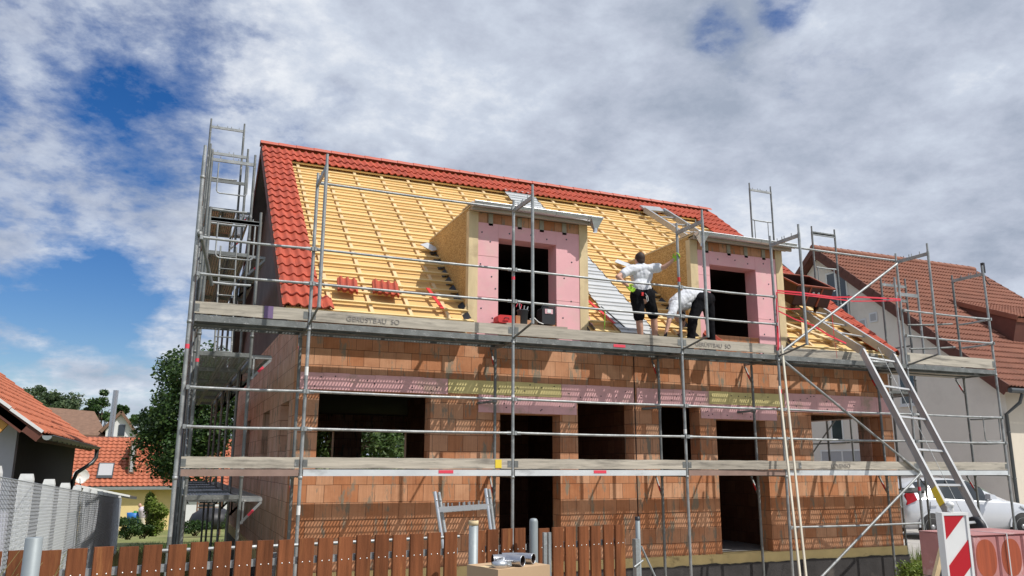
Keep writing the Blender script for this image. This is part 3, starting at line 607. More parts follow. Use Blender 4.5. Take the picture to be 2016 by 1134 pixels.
# --- dormers
def dormer(x0, x1, op, side, k):
    zt, yb = 4.22, 14.36
    yf = WY-.004
    w = .15
    b = MB(); a0, a1, c0, c1 = op; zb = 1.95
    yy0, yy1 = yf-.02, yf+.30
    sb = wall('x', yy0, .32, [x0+w+.002, a0, a1, x1-w-.002], [zb, zb+.03, c1, 4.02], lambda u, z: not (a0 < u < a1 and z > zb+.03 and z < c1), 0)
    rd = random.Random(k)
    for (qx, qz) in [(a0-.1, 2.4), (a0-.3, 2.55), (a0-.12, 3.1), (a0-.32, 3.3), (a0-.15, 3.7), (a0-.3, 3.85), (a1+.12, 2.5), (a1+.28, 2.8), (a1+.15, 3.2), (a1+.3, 3.5), (a1+.2, 3.9), (a0+.2, 3.88), (a0+.6, 3.9), (a0+.9, 3.86), (a0-.05, 2.9)]:
        sb.lathe((qx, yy0-.001, qz), [(0, -.003), (.014, -.003), (.014, .001)], (0, 1, 0), 8, 1)
    for (p, q) in (((a0, 0, c1), (a0, 0, 4.02)), ((a1, 0, c1-.0), (a1, 0, 4.02)), ((x0+w, 0, 2.75), (a0, 0, 2.75)), ((a1, 0, 2.8), (x1-w, 0, 2.8)), ((x0+w, 0, 3.35+.1*k), (a0, 0, 3.35+.1*k))):
        sb.bar((p[0], yy0-.001, p[2]), (q[0], yy0-.001, q[2]), .006, .006, (0, 1, 0), 2)
    dm = sb.build('dormer', [M_pink, M_dgrey, M_pinkl], house)
    # cheeks (OSB): polygon in the YZ plane
    for xx, e in ((x0, 1), (x1-.022, 1)):
        b = MB(); z0 = ZE+(WY-YE)*SL-.12
        poly = [(xx, WY+.02, z0), (xx, WY+.02, zt), (xx, yb+.2, zt+.05), (xx, YE+(zt-ZE)/SL+.1, zt-.02)]
        poly = [(xx, WY+.02, z0), (xx, YE+(zt-ZE)/SL+.30, zt+.04), (xx, WY+.02, zt+.04)]
        b.prism(poly, (.022, 0, 0)); b.build('cheek', M_osb, dm)
    # front boards
    b = MB(); w = .15
    b.box((x0-.015, yf-.03, 2.26), (x0+w, yf+.1, zt-.02)); b.build('corner_board', M_timber, dm)
    b = MB(); b.box((x1-w, yf-.03, 2.26), (x1+.015, yf+.1, zt-.02)); b.build('corner_board', M_timber, dm)
    b = MB(); b.box((x0+w+.002, yf, 4.023), (x1-w-.002, yf+.25, zt-.02)); b.build('top_brick_course', M_brick, dm)
    for t in (.12, .4, .62, .85):
        b = MB(); b.box((x0+w+(x1-x0-2*w)*t-.04, yf-.02, 3.98), (x0+w+(x1-x0-2*w)*t+.04, yf-.001, zt-.03)); b.build('mortar_blob', M_mortar, dm)
    # roof slab
    b = MB(); b.box((x0-.006, yf-.16, zt+.042), (x1+.006, yb+.1, zt+.07)); b.build('dormer_roof', M_timber, dm)
    b = MB(); b.box((x0+.03, WY+.32, 1.63), (x0+.06, 15.6, 4.15)); b.box((x1-.06, WY+.32, 1.63), (x1-.03, 15.6, 4.15)); b.box((x0+.061, WY+.32, 3.90), (x1-.061, 15.6, 3.92)); b.box((x0-.3, 15.61, 1.63), (x1+.3, 15.63, 4.3)); b.build('shade_lining', M_dark, dm)  # dark panels added to blacken the dormer inside
    b = MB(); b.box((x0-.025, yf-.20, zt-.055), (x1+.12, yf-.162, zt+.05)); b.box((x0-.025, yf-.17, zt-.015), (x1+.12, yf-.01, zt-.003)); b.build('fascia', M_timber_g, dm)
    b = MB(); b.box((x0-.03, yf-.205, zt+.072), (x1+.135, yf+.30, zt+.085)); b.build('roof_edge_sheet', M_zinc, dm)
    # gutter: half round
    gx0, gx1 = x0-.03, x1+.14; seg = 10; vs = []; gy, gzz, gr = yf-.27, zt+.055, .068
    for xx in (gx0, gx1):
        for r_ in (gr, gr-.004):
            for q in range(seg+1):
                a = math.pi+math.pi*q/seg; vs.append((xx, gy+math.cos(a)*r_, gzz+math.sin(a)*r_))
    n = seg+1; b = MB()
    b.add(vs, [(q, q+1, 2*n+q+1, 2*n+q) for q in range(seg)], 0, True); b.add(vs, [(n+q+1, n+q, 3*n+q, 3*n+q+1) for q in range(seg)], 0, True)
    b.add(vs, [tuple(range(n))[::-1]]); b.add(vs, [tuple(range(2*n, 3*n))])
    b.tube([(gx0, gy-gr-.004, gzz+.004), (gx1, gy-gr-.004, gzz+.004)], .010, 8)
    for q in range(4): xx = gx0+.25+q*(gx1-gx0-.5)/3; b.tube([(xx, gy+math.cos(math.pi+math.pi*a/6)*(gr+.004), gzz+math.sin(math.pi+math.pi*a/6)*(gr+.004)) for a in range(7)], .007, 6)
    b.build('gutter', M_zinc, dm)
    # funnel outlet
    fx = gx1-.10 if side > 0 else gx0+.12; b = MB()
    T = [(fx-.12, gy-.09, gzz-.01), (fx+.12, gy-.09, gzz-.01), (fx+.12, gy+.07, gzz-.01), (fx-.12, gy+.07, gzz-.01)]; B = [(fx-.035, gy-.03, gzz-.20), (fx+.035, gy-.03, gzz-.20), (fx+.035, gy+.03, gzz-.20), (fx-.035, gy+.03, gzz-.20)]
    b.add(T+B, [(0, 1, 5, 4), (1, 2, 6, 5), (2, 3, 7, 6), (3, 0, 4, 7)]); b.bar((fx-.125, gy-.095, gzz-.008), (fx+.125, gy-.095, gzz-.008), .015, .015); b.tube([(fx, gy, gzz-.19), (fx, gy, gzz-.26)], .038, 12)
    b.build('funnel', M_zinc, dm)
    # triangular infill at the foot
    for xx, e in ((x0, -1), (x1, 1)):
        b = MB(); b.prism([(xx+e*.018, yf-.01, 2.12), (xx+e*.018, yf-.01, 2.60), (xx+e*.24, yf-.01, 2.14)] if e > 0 else [(xx-.018, yf-.01, 2.60), (xx-.018, yf-.01, 2.12), (xx-.26, yf-.01, 2.14)], (0, .05, 0)); b.build('foot_infill', M_pinkl if e > 0 else M_timber, dm)
        # eaves end seen from below
    return dm
dormer(*dorm[0], dops[0], 1, 1); dormer(*dorm[1], dops[1], -1, 2)
# bottle-red laths on the roof
b = MB(); b.bar(RP(3.78, .98, .012), RP(3.87, .28, .012), .06, .012, un_); b.build('red_strap', M_red, None, 'short red webbing strap lying on the battens left of the left dormer', 'strap')
b = MB(); b.bar(RP(6.72, 1.55, .015), RP(7.0, .25, .015), .06, .012, un_); b.build('red_strap', M_red, None, 'long red strap lying beside the white metal strip, right of the left dormer', 'strap')
def loose_tile(x, s, rot, ncol, nrow_, label, stack=1, group=None, p0=None, per=.105):
    b = MB(); ca, sa = math.cos(rot), math.sin(rot); ux = Vector((1, 0, 0))*ca+us_*sa; uy = us_*ca-Vector((1, 0, 0))*sa
    for q in range(stack): tiles(b, (p0 or RP(x, s, .01))+un_*(q*.03), ux, uy, un_, per*ncol, nrow_, period=per, row=.42, lift=.01, overhang=0, nsub=8)
    return b.build('roof_tile', M_tile, None, label, 'roof tile', group)
loose_tile(2.24, .60, -.10, 3, 1, 'loose red roof tiles lying on the battens above the lower row, left one of two', 2)
loose_tile(2.80, .62, -.12, 4, 1, 'loose red roof tile lying skewed on the battens, right one of two near the eaves', 2)

# ================================================================== SCAFFOLDING
TR = 0.0242
XP = [0.168, 1.682, 4.752, 7.822, 9.849, 12.952, 15.40]
YO, YI, YX = 11.24, 11.97, 10.51
def post(root, x, y, z0, z1, m=M_galv, nm='post', bands=(), r=TR, x2=None):
    b = MB(); xt = x if x2 is None else x2
    b.tube([(x, y, z0), ((x+xt)/2, y, (z0+z1)/2), (xt, y, z1-.15)], r, 10); b.tube([(xt, y, z1-.16), (xt, y, z1)], r*.8, 10)
    for zz in [z for z in (-.12, 1.88, 3.88) if z0 < z < z1-.3]:
        b.lathe((xt, y, zz), [(r, -.04), (r+.006, -.04), (r+.006, .0), (r, .0)], (0, 0, 1), 10)
    o = b.build(nm, m, root)
    for (zz, h, mm) in bands:
        c = MB(); c.lathe((x, y, zz), [(r+.0015, 0), (r+.0015, h)], (0, 0, 1), 12); c.build('colour_band', mm, o)
    return o
def rail(root, p, q, m=M_galv, nm='guard_rail', r=0.019, ends=True):
    b = MB(); p = Vector(p); q = Vector(q); d = (q-p).normalized(); mid = (p+q)/2+Vector((0, 0, -.008))
    b.tube([p+d*.05, mid, q-d*.05], r, 8)
    if ends:
        for e, s_ in ((p, 1), (q, -1)): b.bar(e+d*s_*.0, e+d*s_*.11, .014, .05, (0, 0, 1)); b.bar(e+d*s_*.004+Vector((0, -.004, 0)), e+d*s_*.034+Vector((0, -.004, 0)), .055, .056)
    return b.build(nm, m, root)
PLM = {}
def deck_mesh(L, w=.32, holes=True):
    key = (round(L, 2), w, holes)
    if key in PLM: return PLM[key]
    b = MB(); mx = .04; nx = int(round((L-.08)/.046)); px = (L-.08)/nx; ny = 5; py = (w-.05)/ny; hx, hy = .0115, .0185
    if holes:
        b.add([(0, 0, 0), (L, 0, 0), (L, .025, 0), (0, .025, 0)], [(0, 1, 2, 3)]); b.add([(0, w-.025, 0), (L, w-.025, 0), (L, w, 0), (0, w, 0)], [(0, 1, 2, 3)])
        b.add([(0, .025, 0), (.04, .025, 0), (.04, w-.025, 0), (0, w-.025, 0)], [(0, 1, 2, 3)]); b.add([(L-.04, .025, 0), (L, .025, 0), (L, w-.025, 0), (L-.04, w-.025, 0)], [(0, 1, 2, 3)])
        for j in range(ny):
            for i in range(nx):
                x0 = .04+i*px; y0 = .025+j*py; x1 = x0+px; y1 = y0+py; cx, cy = (x0+x1)/2, (y0+y1)/2
                if (i % 17) == 8: b.add([(x0, y0, 0), (x1, y0, 0), (x1, y1, 0), (x0, y1, 0)], [(0, 1, 2, 3)]); continue
                o = [(x0, y0, 0), (x1, y0, 0), (x1, y1, 0), (x0, y1, 0)]; h = [(cx-hx, cy-hy, .002), (cx+hx, cy-hy, .002), (cx+hx, cy+hy, .002), (cx-hx, cy+hy, .002)]
                b.add(o+h, [(0, 1, 5, 4), (1, 2, 6, 5), (2, 3, 7, 6), (3, 0, 4, 7)])
    else:
        n = 14
        for i in range(n): y0 = w*i/n; y1 = w*(i+1)/n; z0 = -.012*(i % 2); z1 = -.012*((i+1) % 2); b.add([(0, y0, z0), (L, y0, z0), (L, y1, z1), (0, y1, z1)], [(0, 1, 2, 3)])
    b.box((0, -.003, -.085), (L, .0, .0), 1); b.box((0, w, -.085), (L, w+.003, 0), 1); b.box((0, .0, -.085), (L, .028, -.082), 1); b.box((0, w-.028, -.085), (L, w, -.082), 1)
    b.box((0, .0, -.06), (.01, w, -.004), 1); b.box((L-.01, 0, -.06), (L, w, -.004), 1)
    PLM[key] = b; return b
DMESH = {}
def deck(root, x0, x1, y0, z, mats=None, holes=True, axis='x', w=.32):
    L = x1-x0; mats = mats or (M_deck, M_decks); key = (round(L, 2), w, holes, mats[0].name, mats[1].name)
    if key not in DMESH:
        o = deck_mesh(L, w, holes).build('deck_plank', list(mats), None, kind='x'); del o['kind']; DMESH[key] = o.data; bpy.data.objects.remove(o)
    o = bpy.data.objects.new('deck_plank', DMESH[key]); COL.objects.link(o); o.parent = root
    if axis == 'x': o.location = Vector((x0, y0, z))-woff(root)
    else: o.rotation_euler = (0, 0, math.pi/2); o.location = Vector((y0+w, x0, z))-woff(root)
    return o
def toe(root, p, q, h=.145, t=.032, z=0, m=M_toe, marks=(), text=None, nm='toe_board'):
    p = Vector(p); q = Vector(q); L = (q-p).length; b = MB(); rd = random.Random(int(p.x*77+p.z*13)); n = 14
    d = (q-p).normalized(); sd = Vector((-d.y, d.x, 0)); vs = []
    for i in range(n+1):
        c = p+d*(L*i/n); e1 = rd.uniform(-.003, .003); e0 = rd.uniform(-.003, .003)
        for (a, zz) in ((-t/2, e0), (-t/2, h+e1), (t/2, h+e1), (t/2, e0)): vs.append(c+sd*a+Vector((0, 0, zz)))
    fs = [(i*4+k, (i+1)*4+k, (i+1)*4+(k+1) % 4, i*4+(k+1) % 4) for i in range(n) for k in range(4)]
    b.add(vs, fs+[(3, 2, 1, 0), (n*4, n*4+1, n*4+2, n*4+3)])
    for s_, e in ((0, 1), (L, -1)): a0, a1 = sorted((s_, s_+e*.06)); b.box((0, -t/2-.003, h*.15), (a1-a0, t/2+.003, h*.8), 1, Matrix.Translation(p+d*a0) @ Matrix.Rotation(math.atan2(d.y, d.x), 4, 'Z'))
    o = b.build(nm, [m, M_galvd], root)
    for (f, wd, mm, hh) in marks:
        c = MB(); c.box((L*f, -t/2-.0075, -.004 if hh else .012), (L*f+wd, -t/2-.004, h+.004 if hh else h-.012), 0, Matrix.Translation(p) @ Matrix.Rotation(math.atan2(d.y, d.x), 4, 'Z')); c.build('colour_mark', mm, o)
    if text:
        f, tx, sz = text
        Mx = Matrix.Translation(p+d*(L*f)+Vector((0, -t/2-.006, h*.22))) @ Matrix.Rotation(math.pi/2, 4, 'X'); text_mesh(tx, sz, Mx, M_letter, 'lettering', o)
    return o

sc = empty('house_scaffold', (XP[0], YO, -2.1), 'long galvanised steel scaffold with two plank levels across the front of the unfinished house', 'scaffold')
bd = {0: [(1.5, .06, M_pred), (-.95, .1, M_galvd)], 1: [(1.22, .12, M_white), (-.62, .12, M_white)], 2: [(.98, .09, M_white), (2.85, .05, M_pred)], 3: [(.55, .07, M_white), (3.1, .08, M_red)], 4: [(1.28, .07, M_pred)], 5: [(-.40, .07, M_pred)], 6: [(2.5, .05, M_white), (1.55, .06, M_galvd)]}
for i, x in enumerate(XP):
    post(sc, x-(.03 if i == 0 else 0), YO, -2.15, 4.32 if i == 0 else 4.15, bands=bd[i], r=TR if i else .027)
    if i == 0: continue
    post(sc, x, YI, -2.15, 1.98 if i < 6 else 4.1, m=M_galvd)
    # partner post further out, carried by bars at the foot and the head
    if i < 6:
        post(sc, x, YX, 2.04, 4.17)
        b = MB(); b.bar((x, YO, 3.97), (x, YX, 3.97), .035, .06)
        for t in (.25, .42, .5, .75): b.tube([(x, YO+(YX-YO)*t, 3.99), (x, YO+(YX-YO)*t, 4.055)], .008, 6)
        b.build('top_transom', M_galv, sc)
        b = MB(); b.tube([(x, YO, 1.93), (x, YX+.01, 2.06)], .017, 8); b.build('foot_bracket', M_galvd, sc)
    else:
        b = MB(); b.bar((x, YO, 3.97), (x, YI, 3.97), .035, .06)
        for t in (.2, .38, .45, .7): b.tube([(x, YO+(YI-YO)*t, 3.99), (x, YO+(YI-YO)*t, 4.055)], .008, 6)
        b.build('top_transom', M_galv, sc)
    for zz in (-.135, 1.865):
        b = MB(); b.bar((x, YO, zz+.02), (x, YI, zz+.02), .035, .055); b.build('transom', M_galvd, sc)
        b = MB(); b.bar((x, YI+.02, zz-.32), (x, YI+.19, zz-.01), .022, .03); b.bar((x, YI, zz+.02), (x, YI+.2, zz+.02), .03, .04); o = b.build('wall_bracket', M_galvd, sc)
        c = MB(); c.bar((x-.0125, YI+.055, zz-.255), (x-.0125, YI+.12, zz-.135), .003, .032); c.build('colour_mark', M_red, o)
for i in range(6):
    a, c = XP[i], XP[i+1]
    for z in (.5, 1.0, 2.5, 3.0):
        if z > 2 and i == 4: continue
        rail(sc, (a, YO-.04, z), (c, YO-.04, z))
    wood = i in (0, 3)
    for k in range(2):
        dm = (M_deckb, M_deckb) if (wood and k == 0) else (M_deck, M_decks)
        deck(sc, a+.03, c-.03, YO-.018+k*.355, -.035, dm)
        deck(sc, a+.03, c-.03, YO-.018+k*.355, 1.955, (M_deck, M_galvd))  # upper deck: darker side steel than below, its shade put into the colour
    mk = {0: [], 1: [(.955-.04, .10, M_yelm, 0)], 2: [], 3: [], 4: [], 5: []}[i]
    toe(sc, (a+.02, YO-.005, -.02), (c+(.30 if i == 3 else -.03), YO-.005-(.035 if i == 3 else 0), -.02), marks=mk, text=(.32, 'LOVENSO', .10) if i == 4 else None)
    if i != 4: toe(sc, (a+.02, YO-.005, 1.975), (c-.03, YO-.005, 1.975), h=.16 if i < 5 else .2, marks=[(.60, .12, M_purp, 1)] if i == 0 else [], text=(.16, 'GERÜSTBAU  SO', .105) if i == 1 else ((.12, 'GERÜSTBAU  SO', .10) if i == 3 else None))
# short yellow/red plates
for (x, z) in ((3.6, -.085), (6.1, -.085), (6.5, 1.9)):
    b = MB(); b.box((x, YO-.025, z), (x+.22, YO-.0225, z+.045)); b.build('inspection_sticker', M_pred, sc)
rail(sc, (XP[1], YO, 4.0), (XP[2], YO, 4.0)); rail(sc, (XP[4], YO, 4.0), (XP[5], YO, 4.0), r=.021)
rail(sc, (XP[4], YO, -.98), (XP[5], YO, -.98))
for p, q in (((XP[4]+.03, YO-.05, 2.0), (XP[5], YO-.05, 3.95)), ((XP[4]+.03, YO-.05, 1.88), (XP[5]-.02, YO-.05, -.06)), ((XP[5]-.02, YO-.06, -.1), (XP[4]+.1, YO-.06, -2.1))):
    b = MB(); b.tube([p, q], .0225, 10); b.build('diagonal_brace', M_galv, sc)
b = MB(); b.tube([(XP[0]+.0, YO+.0, 3.12), (XP[0]+.22, YO+.4, 2.45)], .024, 10); b.lathe((XP[0], YO-.06, 3.05), [(.0, 0), (.035, 0), (.035, .1), (0, .1)], (0, 1, 0), 10); b.build('diagonal_brace', M_galvd, sc)
for x, z in ((XP[2], 1.0), (XP[3], 1.0), (XP[4], 1.0)):
    b = MB(); b.tube([(x-.02, YI, 1.02), (x-.22, YI+.2, 1.0)], .02, 8); b.lathe((x-.01, YI-.03, 1.02), [(0, 0), (.035, 0), (.035, .07), (0, .07)], (0, 1, 0), 10); b.build('wall_anchor', M_galvd, sc)
# eaves-level timber at the open bay
b = MB(); b.bar((XP[4]+.1, 11.74, 2.12), (XP[5]-.2, 11.74, 2.12), .04, .16); b.build('toe_board', M_toe, sc)

# ---- gable scaffolds: frames in the X direction, one behind the other
def gable_scaffold(nm, label, xo, xi, frames, levels, mirror, lowz):
    root = empty(nm, (xo, frames[0][0], lowz), label, 'scaffold')
    for (y, zt) in frames:
        for x in (xo, xi): post(root, x, y, lowz, zt+.14, m=M_galvd, bands=[(1.45, .05, M_pred)] if x == xo and y == frames[0][0] else ())
        z = -.4
        while z <= zt+.01:
            b = MB(); b.bar((xo, y, z-.02), (xi, y, z-.02), .03, .06); b.build('transom', M_galvd, root)
            z += 2.0
        b = MB(); b.bar((xo, y, zt-.05), (xi, y, zt-.05), .03, .055, mi=0)
        for t in (.2, .5, .62, .85): b.tube([(xo+(xi-xo)*t, y, zt-.05), (xo+(xi-xo)*t, y, zt+.02)], .008, 6)
        b.build('top_transom', M_galv, root)
    for (ya, yb, z) in levels:
        x0 = min(xo, xi)
        for k in range(2): deck(root, ya+.03, yb-.03, x0+.03+k*.335, z, (M_deckl, M_galv), z > 1 and z < 3, 'y')
        e = 1 if not mirror else -1
        inn = xi+.03 if not mirror else xi-.29
        deck(root, ya+.03, yb-.03, inn, z, (M_deckl, M_galv), True, 'y', w=.26)
        for y in (ya, yb):
            b = MB(); b.bar((xi, y, z-.04), (xi+e*.30, y, z-.04), .03, .045); b.bar((xi+e*.02, y, z-.36), (xi+e*.29, y, z-.07), .022, .035); b.bar((xi+e*.05, y, z-.36), (xi+e*.05, y, z-.05), .022, .03); o = b.build('wall_bracket', M_galv, root)
            c = MB(); c.bar((xi+e*.12, y-.0125, z-.253), (xi+e*.19, y-.0125, z-.178), .003, .036, (0, 0, 1)); c.build('colour_mark', M_pred, o)
        for h in (.5, 1.0): rail(root, (xo, ya, z+h), (xo, yb, z+h), M_galvd, ends=False)
    return root
gl = gable_scaffold('gable_scaffold', 'narrow stepped scaffold tower running back along the left gable wall', .30, 1.02,
    [(12.25, 3.62), (14.3, 5.3), (16.4, 6.2), (18.35, 7.55), (20.5, 5.6), (22.6, 3.6)],
    [(12.25, 14.3, -.42), (14.3, 16.4, -.42), (16.4, 18.35, -.42), (18.35, 20.5, -.42), (20.5, 22.6, -.42), (12.25, 14.3, 1.60), (14.3, 16.4, 1.60), (16.4, 18.35, 1.6), (18.35, 20.5, 1.6), (20.5, 22.6, 1.6), (14.3, 16.4, 3.6), (16.4, 18.35, 3.6), (18.35, 20.5, 5.6), (18.35, 20.5, 3.6)], False, -2.5)
def guard_loop(root, x0, x1, y, zt, dz=.42, m=M_galv):
    b = MB(); r = .05; pts = [(x0, y, zt), (x0, y, zt-dz+r), (x0+r*.4, y, zt-dz+r*.3), (x0+r, y, zt-dz), (x1-r, y, zt-dz), (x1-r*.4, y, zt-dz+r*.3), (x1, y, zt-dz+r), (x1, y, zt)]
    b.tube(pts, .012, 8); b.build('guard_loop', m, root)
guard_loop(gl, .42, .92, 14.3, 5.2, .55); guard_loop(gl, .42, .95, 12.25, 3.55, .55)
for z in (4.1, 4.35): rail(gl, (.33, 14.3, z), (1.0, 14.3, z), ends=False)
rail(gl, (.33, 18.35, 6.3), (1.0, 18.35, 6.3), ends=False); rail(gl, (.33, 12.25, 2.62), (1.0, 12.25, 2.62), ends=False)
# ladder inside the tower
b = MB()
for x in (.55, .8): b.tube([(x, 13.0, 1.6), (x, 13.9, 3.6)], .014, 6)
for k in range(8): b.tube([(.55, 13.0+.1*k+.05, 1.72+.24*k), (.8, 13.0+.1*k+.05, 1.72+.24*k)], .011, 6)
b.build('ladder', M_galvd, gl)
for (ya, za, yb_, zb) in ((12.25, -.4, 14.3, 1.6), (16.4, -.4, 18.35, 1.6), (14.3, 1.6, 16.4, 3.6), (16.4, 3.6, 18.35, 5.6), (20.5, 1.6, 18.35, 3.6)):
    b = MB(); b.tube([(.27, ya, za), (.27, yb_, zb)], .018, 8); b.build('diagonal_brace', M_galvd, gl)
gr = gable_scaffold('gable_scaffold', 'stepped scaffold rising behind the right end of the unfinished roof, beside the beige house', 14.72, 14.0,
    [(12.6, 3.95), (14.5, 5.6), (16.65, 7.42), (18.7, 5.6)],
    [(12.6, 14.5, -.42), (14.5, 16.65, -.42), (16.65, 18.7, -.42), (12.6, 14.5, 1.6), (14.5, 16.65, 1.6), (16.65, 18.7, 1.6)], True, -2.2)
guard_loop(gr, 14.1, 14.55, 16.65, 6.52, .55); guard_loop(gr, 14.1, 14.6, 14.5, 4.72, .55); guard_loop(gr, 14.9, 15.35, 11.26, .98, .45)
rail(gr, (14.0, 16.65, 6.52), (14.72, 16.65, 6.52), ends=False); rail(gr, (14.0, 14.5, 4.72), (14.72, 14.5, 4.72), ends=False)
rail(gr, (13.95, 16.65, 6.0), (13.95, 18.7, 6.4), ends=False)
for (ya, za, yb_, zb) in ((12.6, -.4, 14.5, 1.6), (14.5, 1.6, 16.65, -.4), (14.5, 3.6, 16.65, 5.5)):
    b = MB(); b.tube([(14.76, ya, za), (14.76, yb_, zb)], .018, 8); b.build('diagonal_brace', M_galvd, gr)
# right end extra frame on the upper level and end rails
b = MB(); b.tube([(14.35, 12.0, 2.0), (14.35, 12.0, 3.9)], TR, 10); b.build('post', M_galv, sc)
b = MB(); b.tube([(13.72, 12.0, 2.0), (13.72, 12.0, 3.9)], TR, 10); b.build('post', M_galv, sc)
b = MB(); b.bar((13.72, 12.0, 3.55), (14.35, 12.0, 3.55), .03, .07); b.build('top_transom', M_galv, sc)
for z in (2.5, 3.0): rail(sc, (XP[6], YO, z), (XP[6], YI, z), ends=False); rail(sc, (XP[6]-.1, YI, z+.02), (13.9, YI+.02, z-.1), M_galvd, ends=False)
for z in (.5, 1.0): rail(sc, (XP[6], YO, z), (XP[6], YI, z), ends=False)
b = MB(); b.bar((13.0, YI-.02, 1.9), (15.35, YI-.02, 1.9), .6, .02); b.build('deck_plank', M_toe, sc)
b = MB(); b.box((XP[6]+.03, YO+.0, 4.0), (XP[6]+.085, YO+.06, 4.22)); b.tube([(XP[6]+.06, YO+.03, 4.02), (XP[6]+.08, YO+.02, 3.85), (XP[6]+.30, YO+.1, 3.78)], .010, 6); b.build('work_lamp', M_black, None, 'black work lamp and cable clamped on top of the rightmost scaffold post', 'lamp')
# two long battens leaning at the fourth post
for (ut, vt, yt, ub, yb_, lab) in ((1539, 680, 11.14, 1587, 10.75, 'tall pale batten leaning on the scaffold right of the second door, longer of the pair'), (1534, 760, 11.12, 1575, 10.7, 'shorter pale wooden batten leaning on the scaffold beside the longer one')):
    p = at(ut, vt, Y=yt); q = at(ub, 1134, Y=yb_); q = q+(q-p).normalized()*.28; b = MB(); b.bar(p, q, .034, .024, (0, -1, 0)); b.build('wooden_batten', M_palew, None, lab, 'batten', 'wooden battens leaning on the scaffold')

# ================================================================== INCLINED HOIST
ho = empty('inclined_hoist', (12.0, 9.0, -2.0), 'aluminium inclined ladder hoist bent over the eaves and running up the roof', 'hoist')
LK, RK = at(1697, 690, Y=11.1), at(1757, 700, Y=11.1)
LB, RB_ = at(1862, 1003, Y=9.2), at(1933, 1032, Y=9.25)
LB2 = LB+(LB-LK).normalized()*.55; RB2 = RB_+(RB_-RK).normalized()*.25
def atroof(u, v, h):
    p0 = RP(0, 0, h); d = cF*F_PX + cR2*(u-1008) - cU2*(v-567); t = (p0-C0).dot(un_)/d.dot(un_); return C0+d*t
LR0, RR0 = atroof(1636, 652, .10), atroof(1702, 664, .10); LT, RT = atroof(1269, 413, .10), atroof(1306, 415, .10)
nrm = (LB-LK).cross(RK-LK).normalized()
for nm_, p, q in (('rail', LK, LB2), ('rail', RK, RB2)):
    b = MB(); b.bar(p, q, .036, .10, nrm); b.bar(p+nrm*.053, q+nrm*.053, .05, .010, nrm); b.bar(p-nrm*.053, q-nrm*.053, .05, .010, nrm); b.build('side_rail', M_alu, ho)
for p, q in ((LR0, LT), (RR0, RT)):
    b = MB(); b.bar(p, q, .05, .13, un_); b.bar(p+un_*.067, q+un_*.067, .062, .012, un_); b.build('side_rail', M_alu, ho)
for (p, q) in ((LR0, LK), (RR0, RK)):
    b = MB(); pts = []; m1 = p+(p-(LT if p is LR0 else RT)).normalized()*((q-p).length*.55)
    for k in range(7): t = k/6; pts.append(p*(1-t)**2+m1*2*t*(1-t)+q*t*t)
    for k in range(6): b.bar(pts[k], pts[k+1]+(pts[k+1]-pts[k])*.1, .058, .15, Vector((0, -.7, .7)))
    b.build('knee_joint', M_alu, ho)
for k in range(6):
    t = .05+k*.205
    p = LK+(LB-LK)*t; q = RK+(RB_-RK)*t*.92
    if t > 1.12: break
    b = MB(); b.bar(p, q, .04, .024, nrm); b.build('rung', M_alu, ho)
for k in range(15):
    t = k/14; b = MB(); b.bar(LR0+(LT-LR0)*t, RR0+(RT-RR0)*t, .045, .025, un_); b.build('rung', M_alu, ho)
b = MB(); b.bar(LT+us_*.1, RT+us_*.05, .30, .05, un_); b.build('head_plate', M_alu, ho)
b = MB(); b.tube([(LK+RK)/2+Vector((0, -.03, .1)), (LB+RB_)/2], .005, 5); b.build('hoist_cable', M_galv, ho)
b = MB(); b.lathe((LK+RK)/2+Vector((-.25, .0, -.18)), [(.0, 0), (.04, 0), (.04, .42), (0, .42)], (1, 0, 0), 12); b.build('pulley_roller', M_galv, ho)
p = LK+(LB-LK)*.885; q = LK+(LB-LK)*.975; b = MB(); b.bar(p-Vector((.028, 0, 0)), q-Vector((.028, 0, 0)), .006, .11, nrm); b.build('warning_sticker', M_yelm, ho)
b = MB(); c = RB_+Vector((-.12, .02, -.06)); b.lathe(c+Vector((-.05, 0, 0)), [(.0, 0), (.16, 0), (.18, .03), (.18, .07), (.16, .1), (0, .1)], (1, 0, 0), 20); b.bar(c, c+Vector((.0, .1, -.5)), .06, .06); b.build('winch_wheel', M_black, ho)
for x in (LB2.x, RB2.x):
    b = MB(); b.bar((x, LB2.y, LB2.z), (x-.05, LB2.y-.4, -1.95), .05, .05); b.bar((x, LB2.y, LB2.z), (x, LB2.y+.5, -1.95), .05, .05); b.build('hoist_foot', M_alu, ho)
hp = empty('hoist_platform', (12.3, 13.2, 3.6), 'dark brown open loading box riding on the hoist rails below the ridge', 'hoist platform')
cb_ = atroof(1576, 572, .50); tl = R(8); up_ = (un_*math.cos(tl)+us_*math.sin(tl)); al = us_*math.cos(tl)-un_*math.sin(tl); ex = Vector((1, 0, 0))
def HB(a, c_, e): return cb_+ex*a+al*c_+up_*e
b = MB()
for (A, B_, w_, h_, u_) in ((HB(-.46, -.38, 0), HB(.46, -.38, 0), .02, .42, up_), (HB(-.46, .38, 0), HB(.46, .38, 0), .02, .42, up_), (HB(-.46, -.38, 0), HB(-.46, .38, 0), .02, .42, up_), (HB(.46, -.38, 0), HB(.46, .38, 0), .02, .42, up_)): b.bar(A, B_, w_, h_, u_)
b.bar(HB(-.46, 0, -.2), HB(.46, 0, -.2), .78, .02, up_); b.build('box_panel', M_brown, hp)
b = MB()
for c_ in (-.395, .395): b.bar(HB(-.49, c_, .215), HB(.49, c_, .215), .045, .03, up_)
for a in (-.475, .475): b.bar(HB(a, -.38, .215), HB(a, .38, .215), .04, .03, up_)
for a in (-.16, .14): b.bar(HB(a, -.40, -.2), HB(a+.04, -.40, .2), .035, .012, al)
b.build('rim', M_borange, hp)
b = MB()
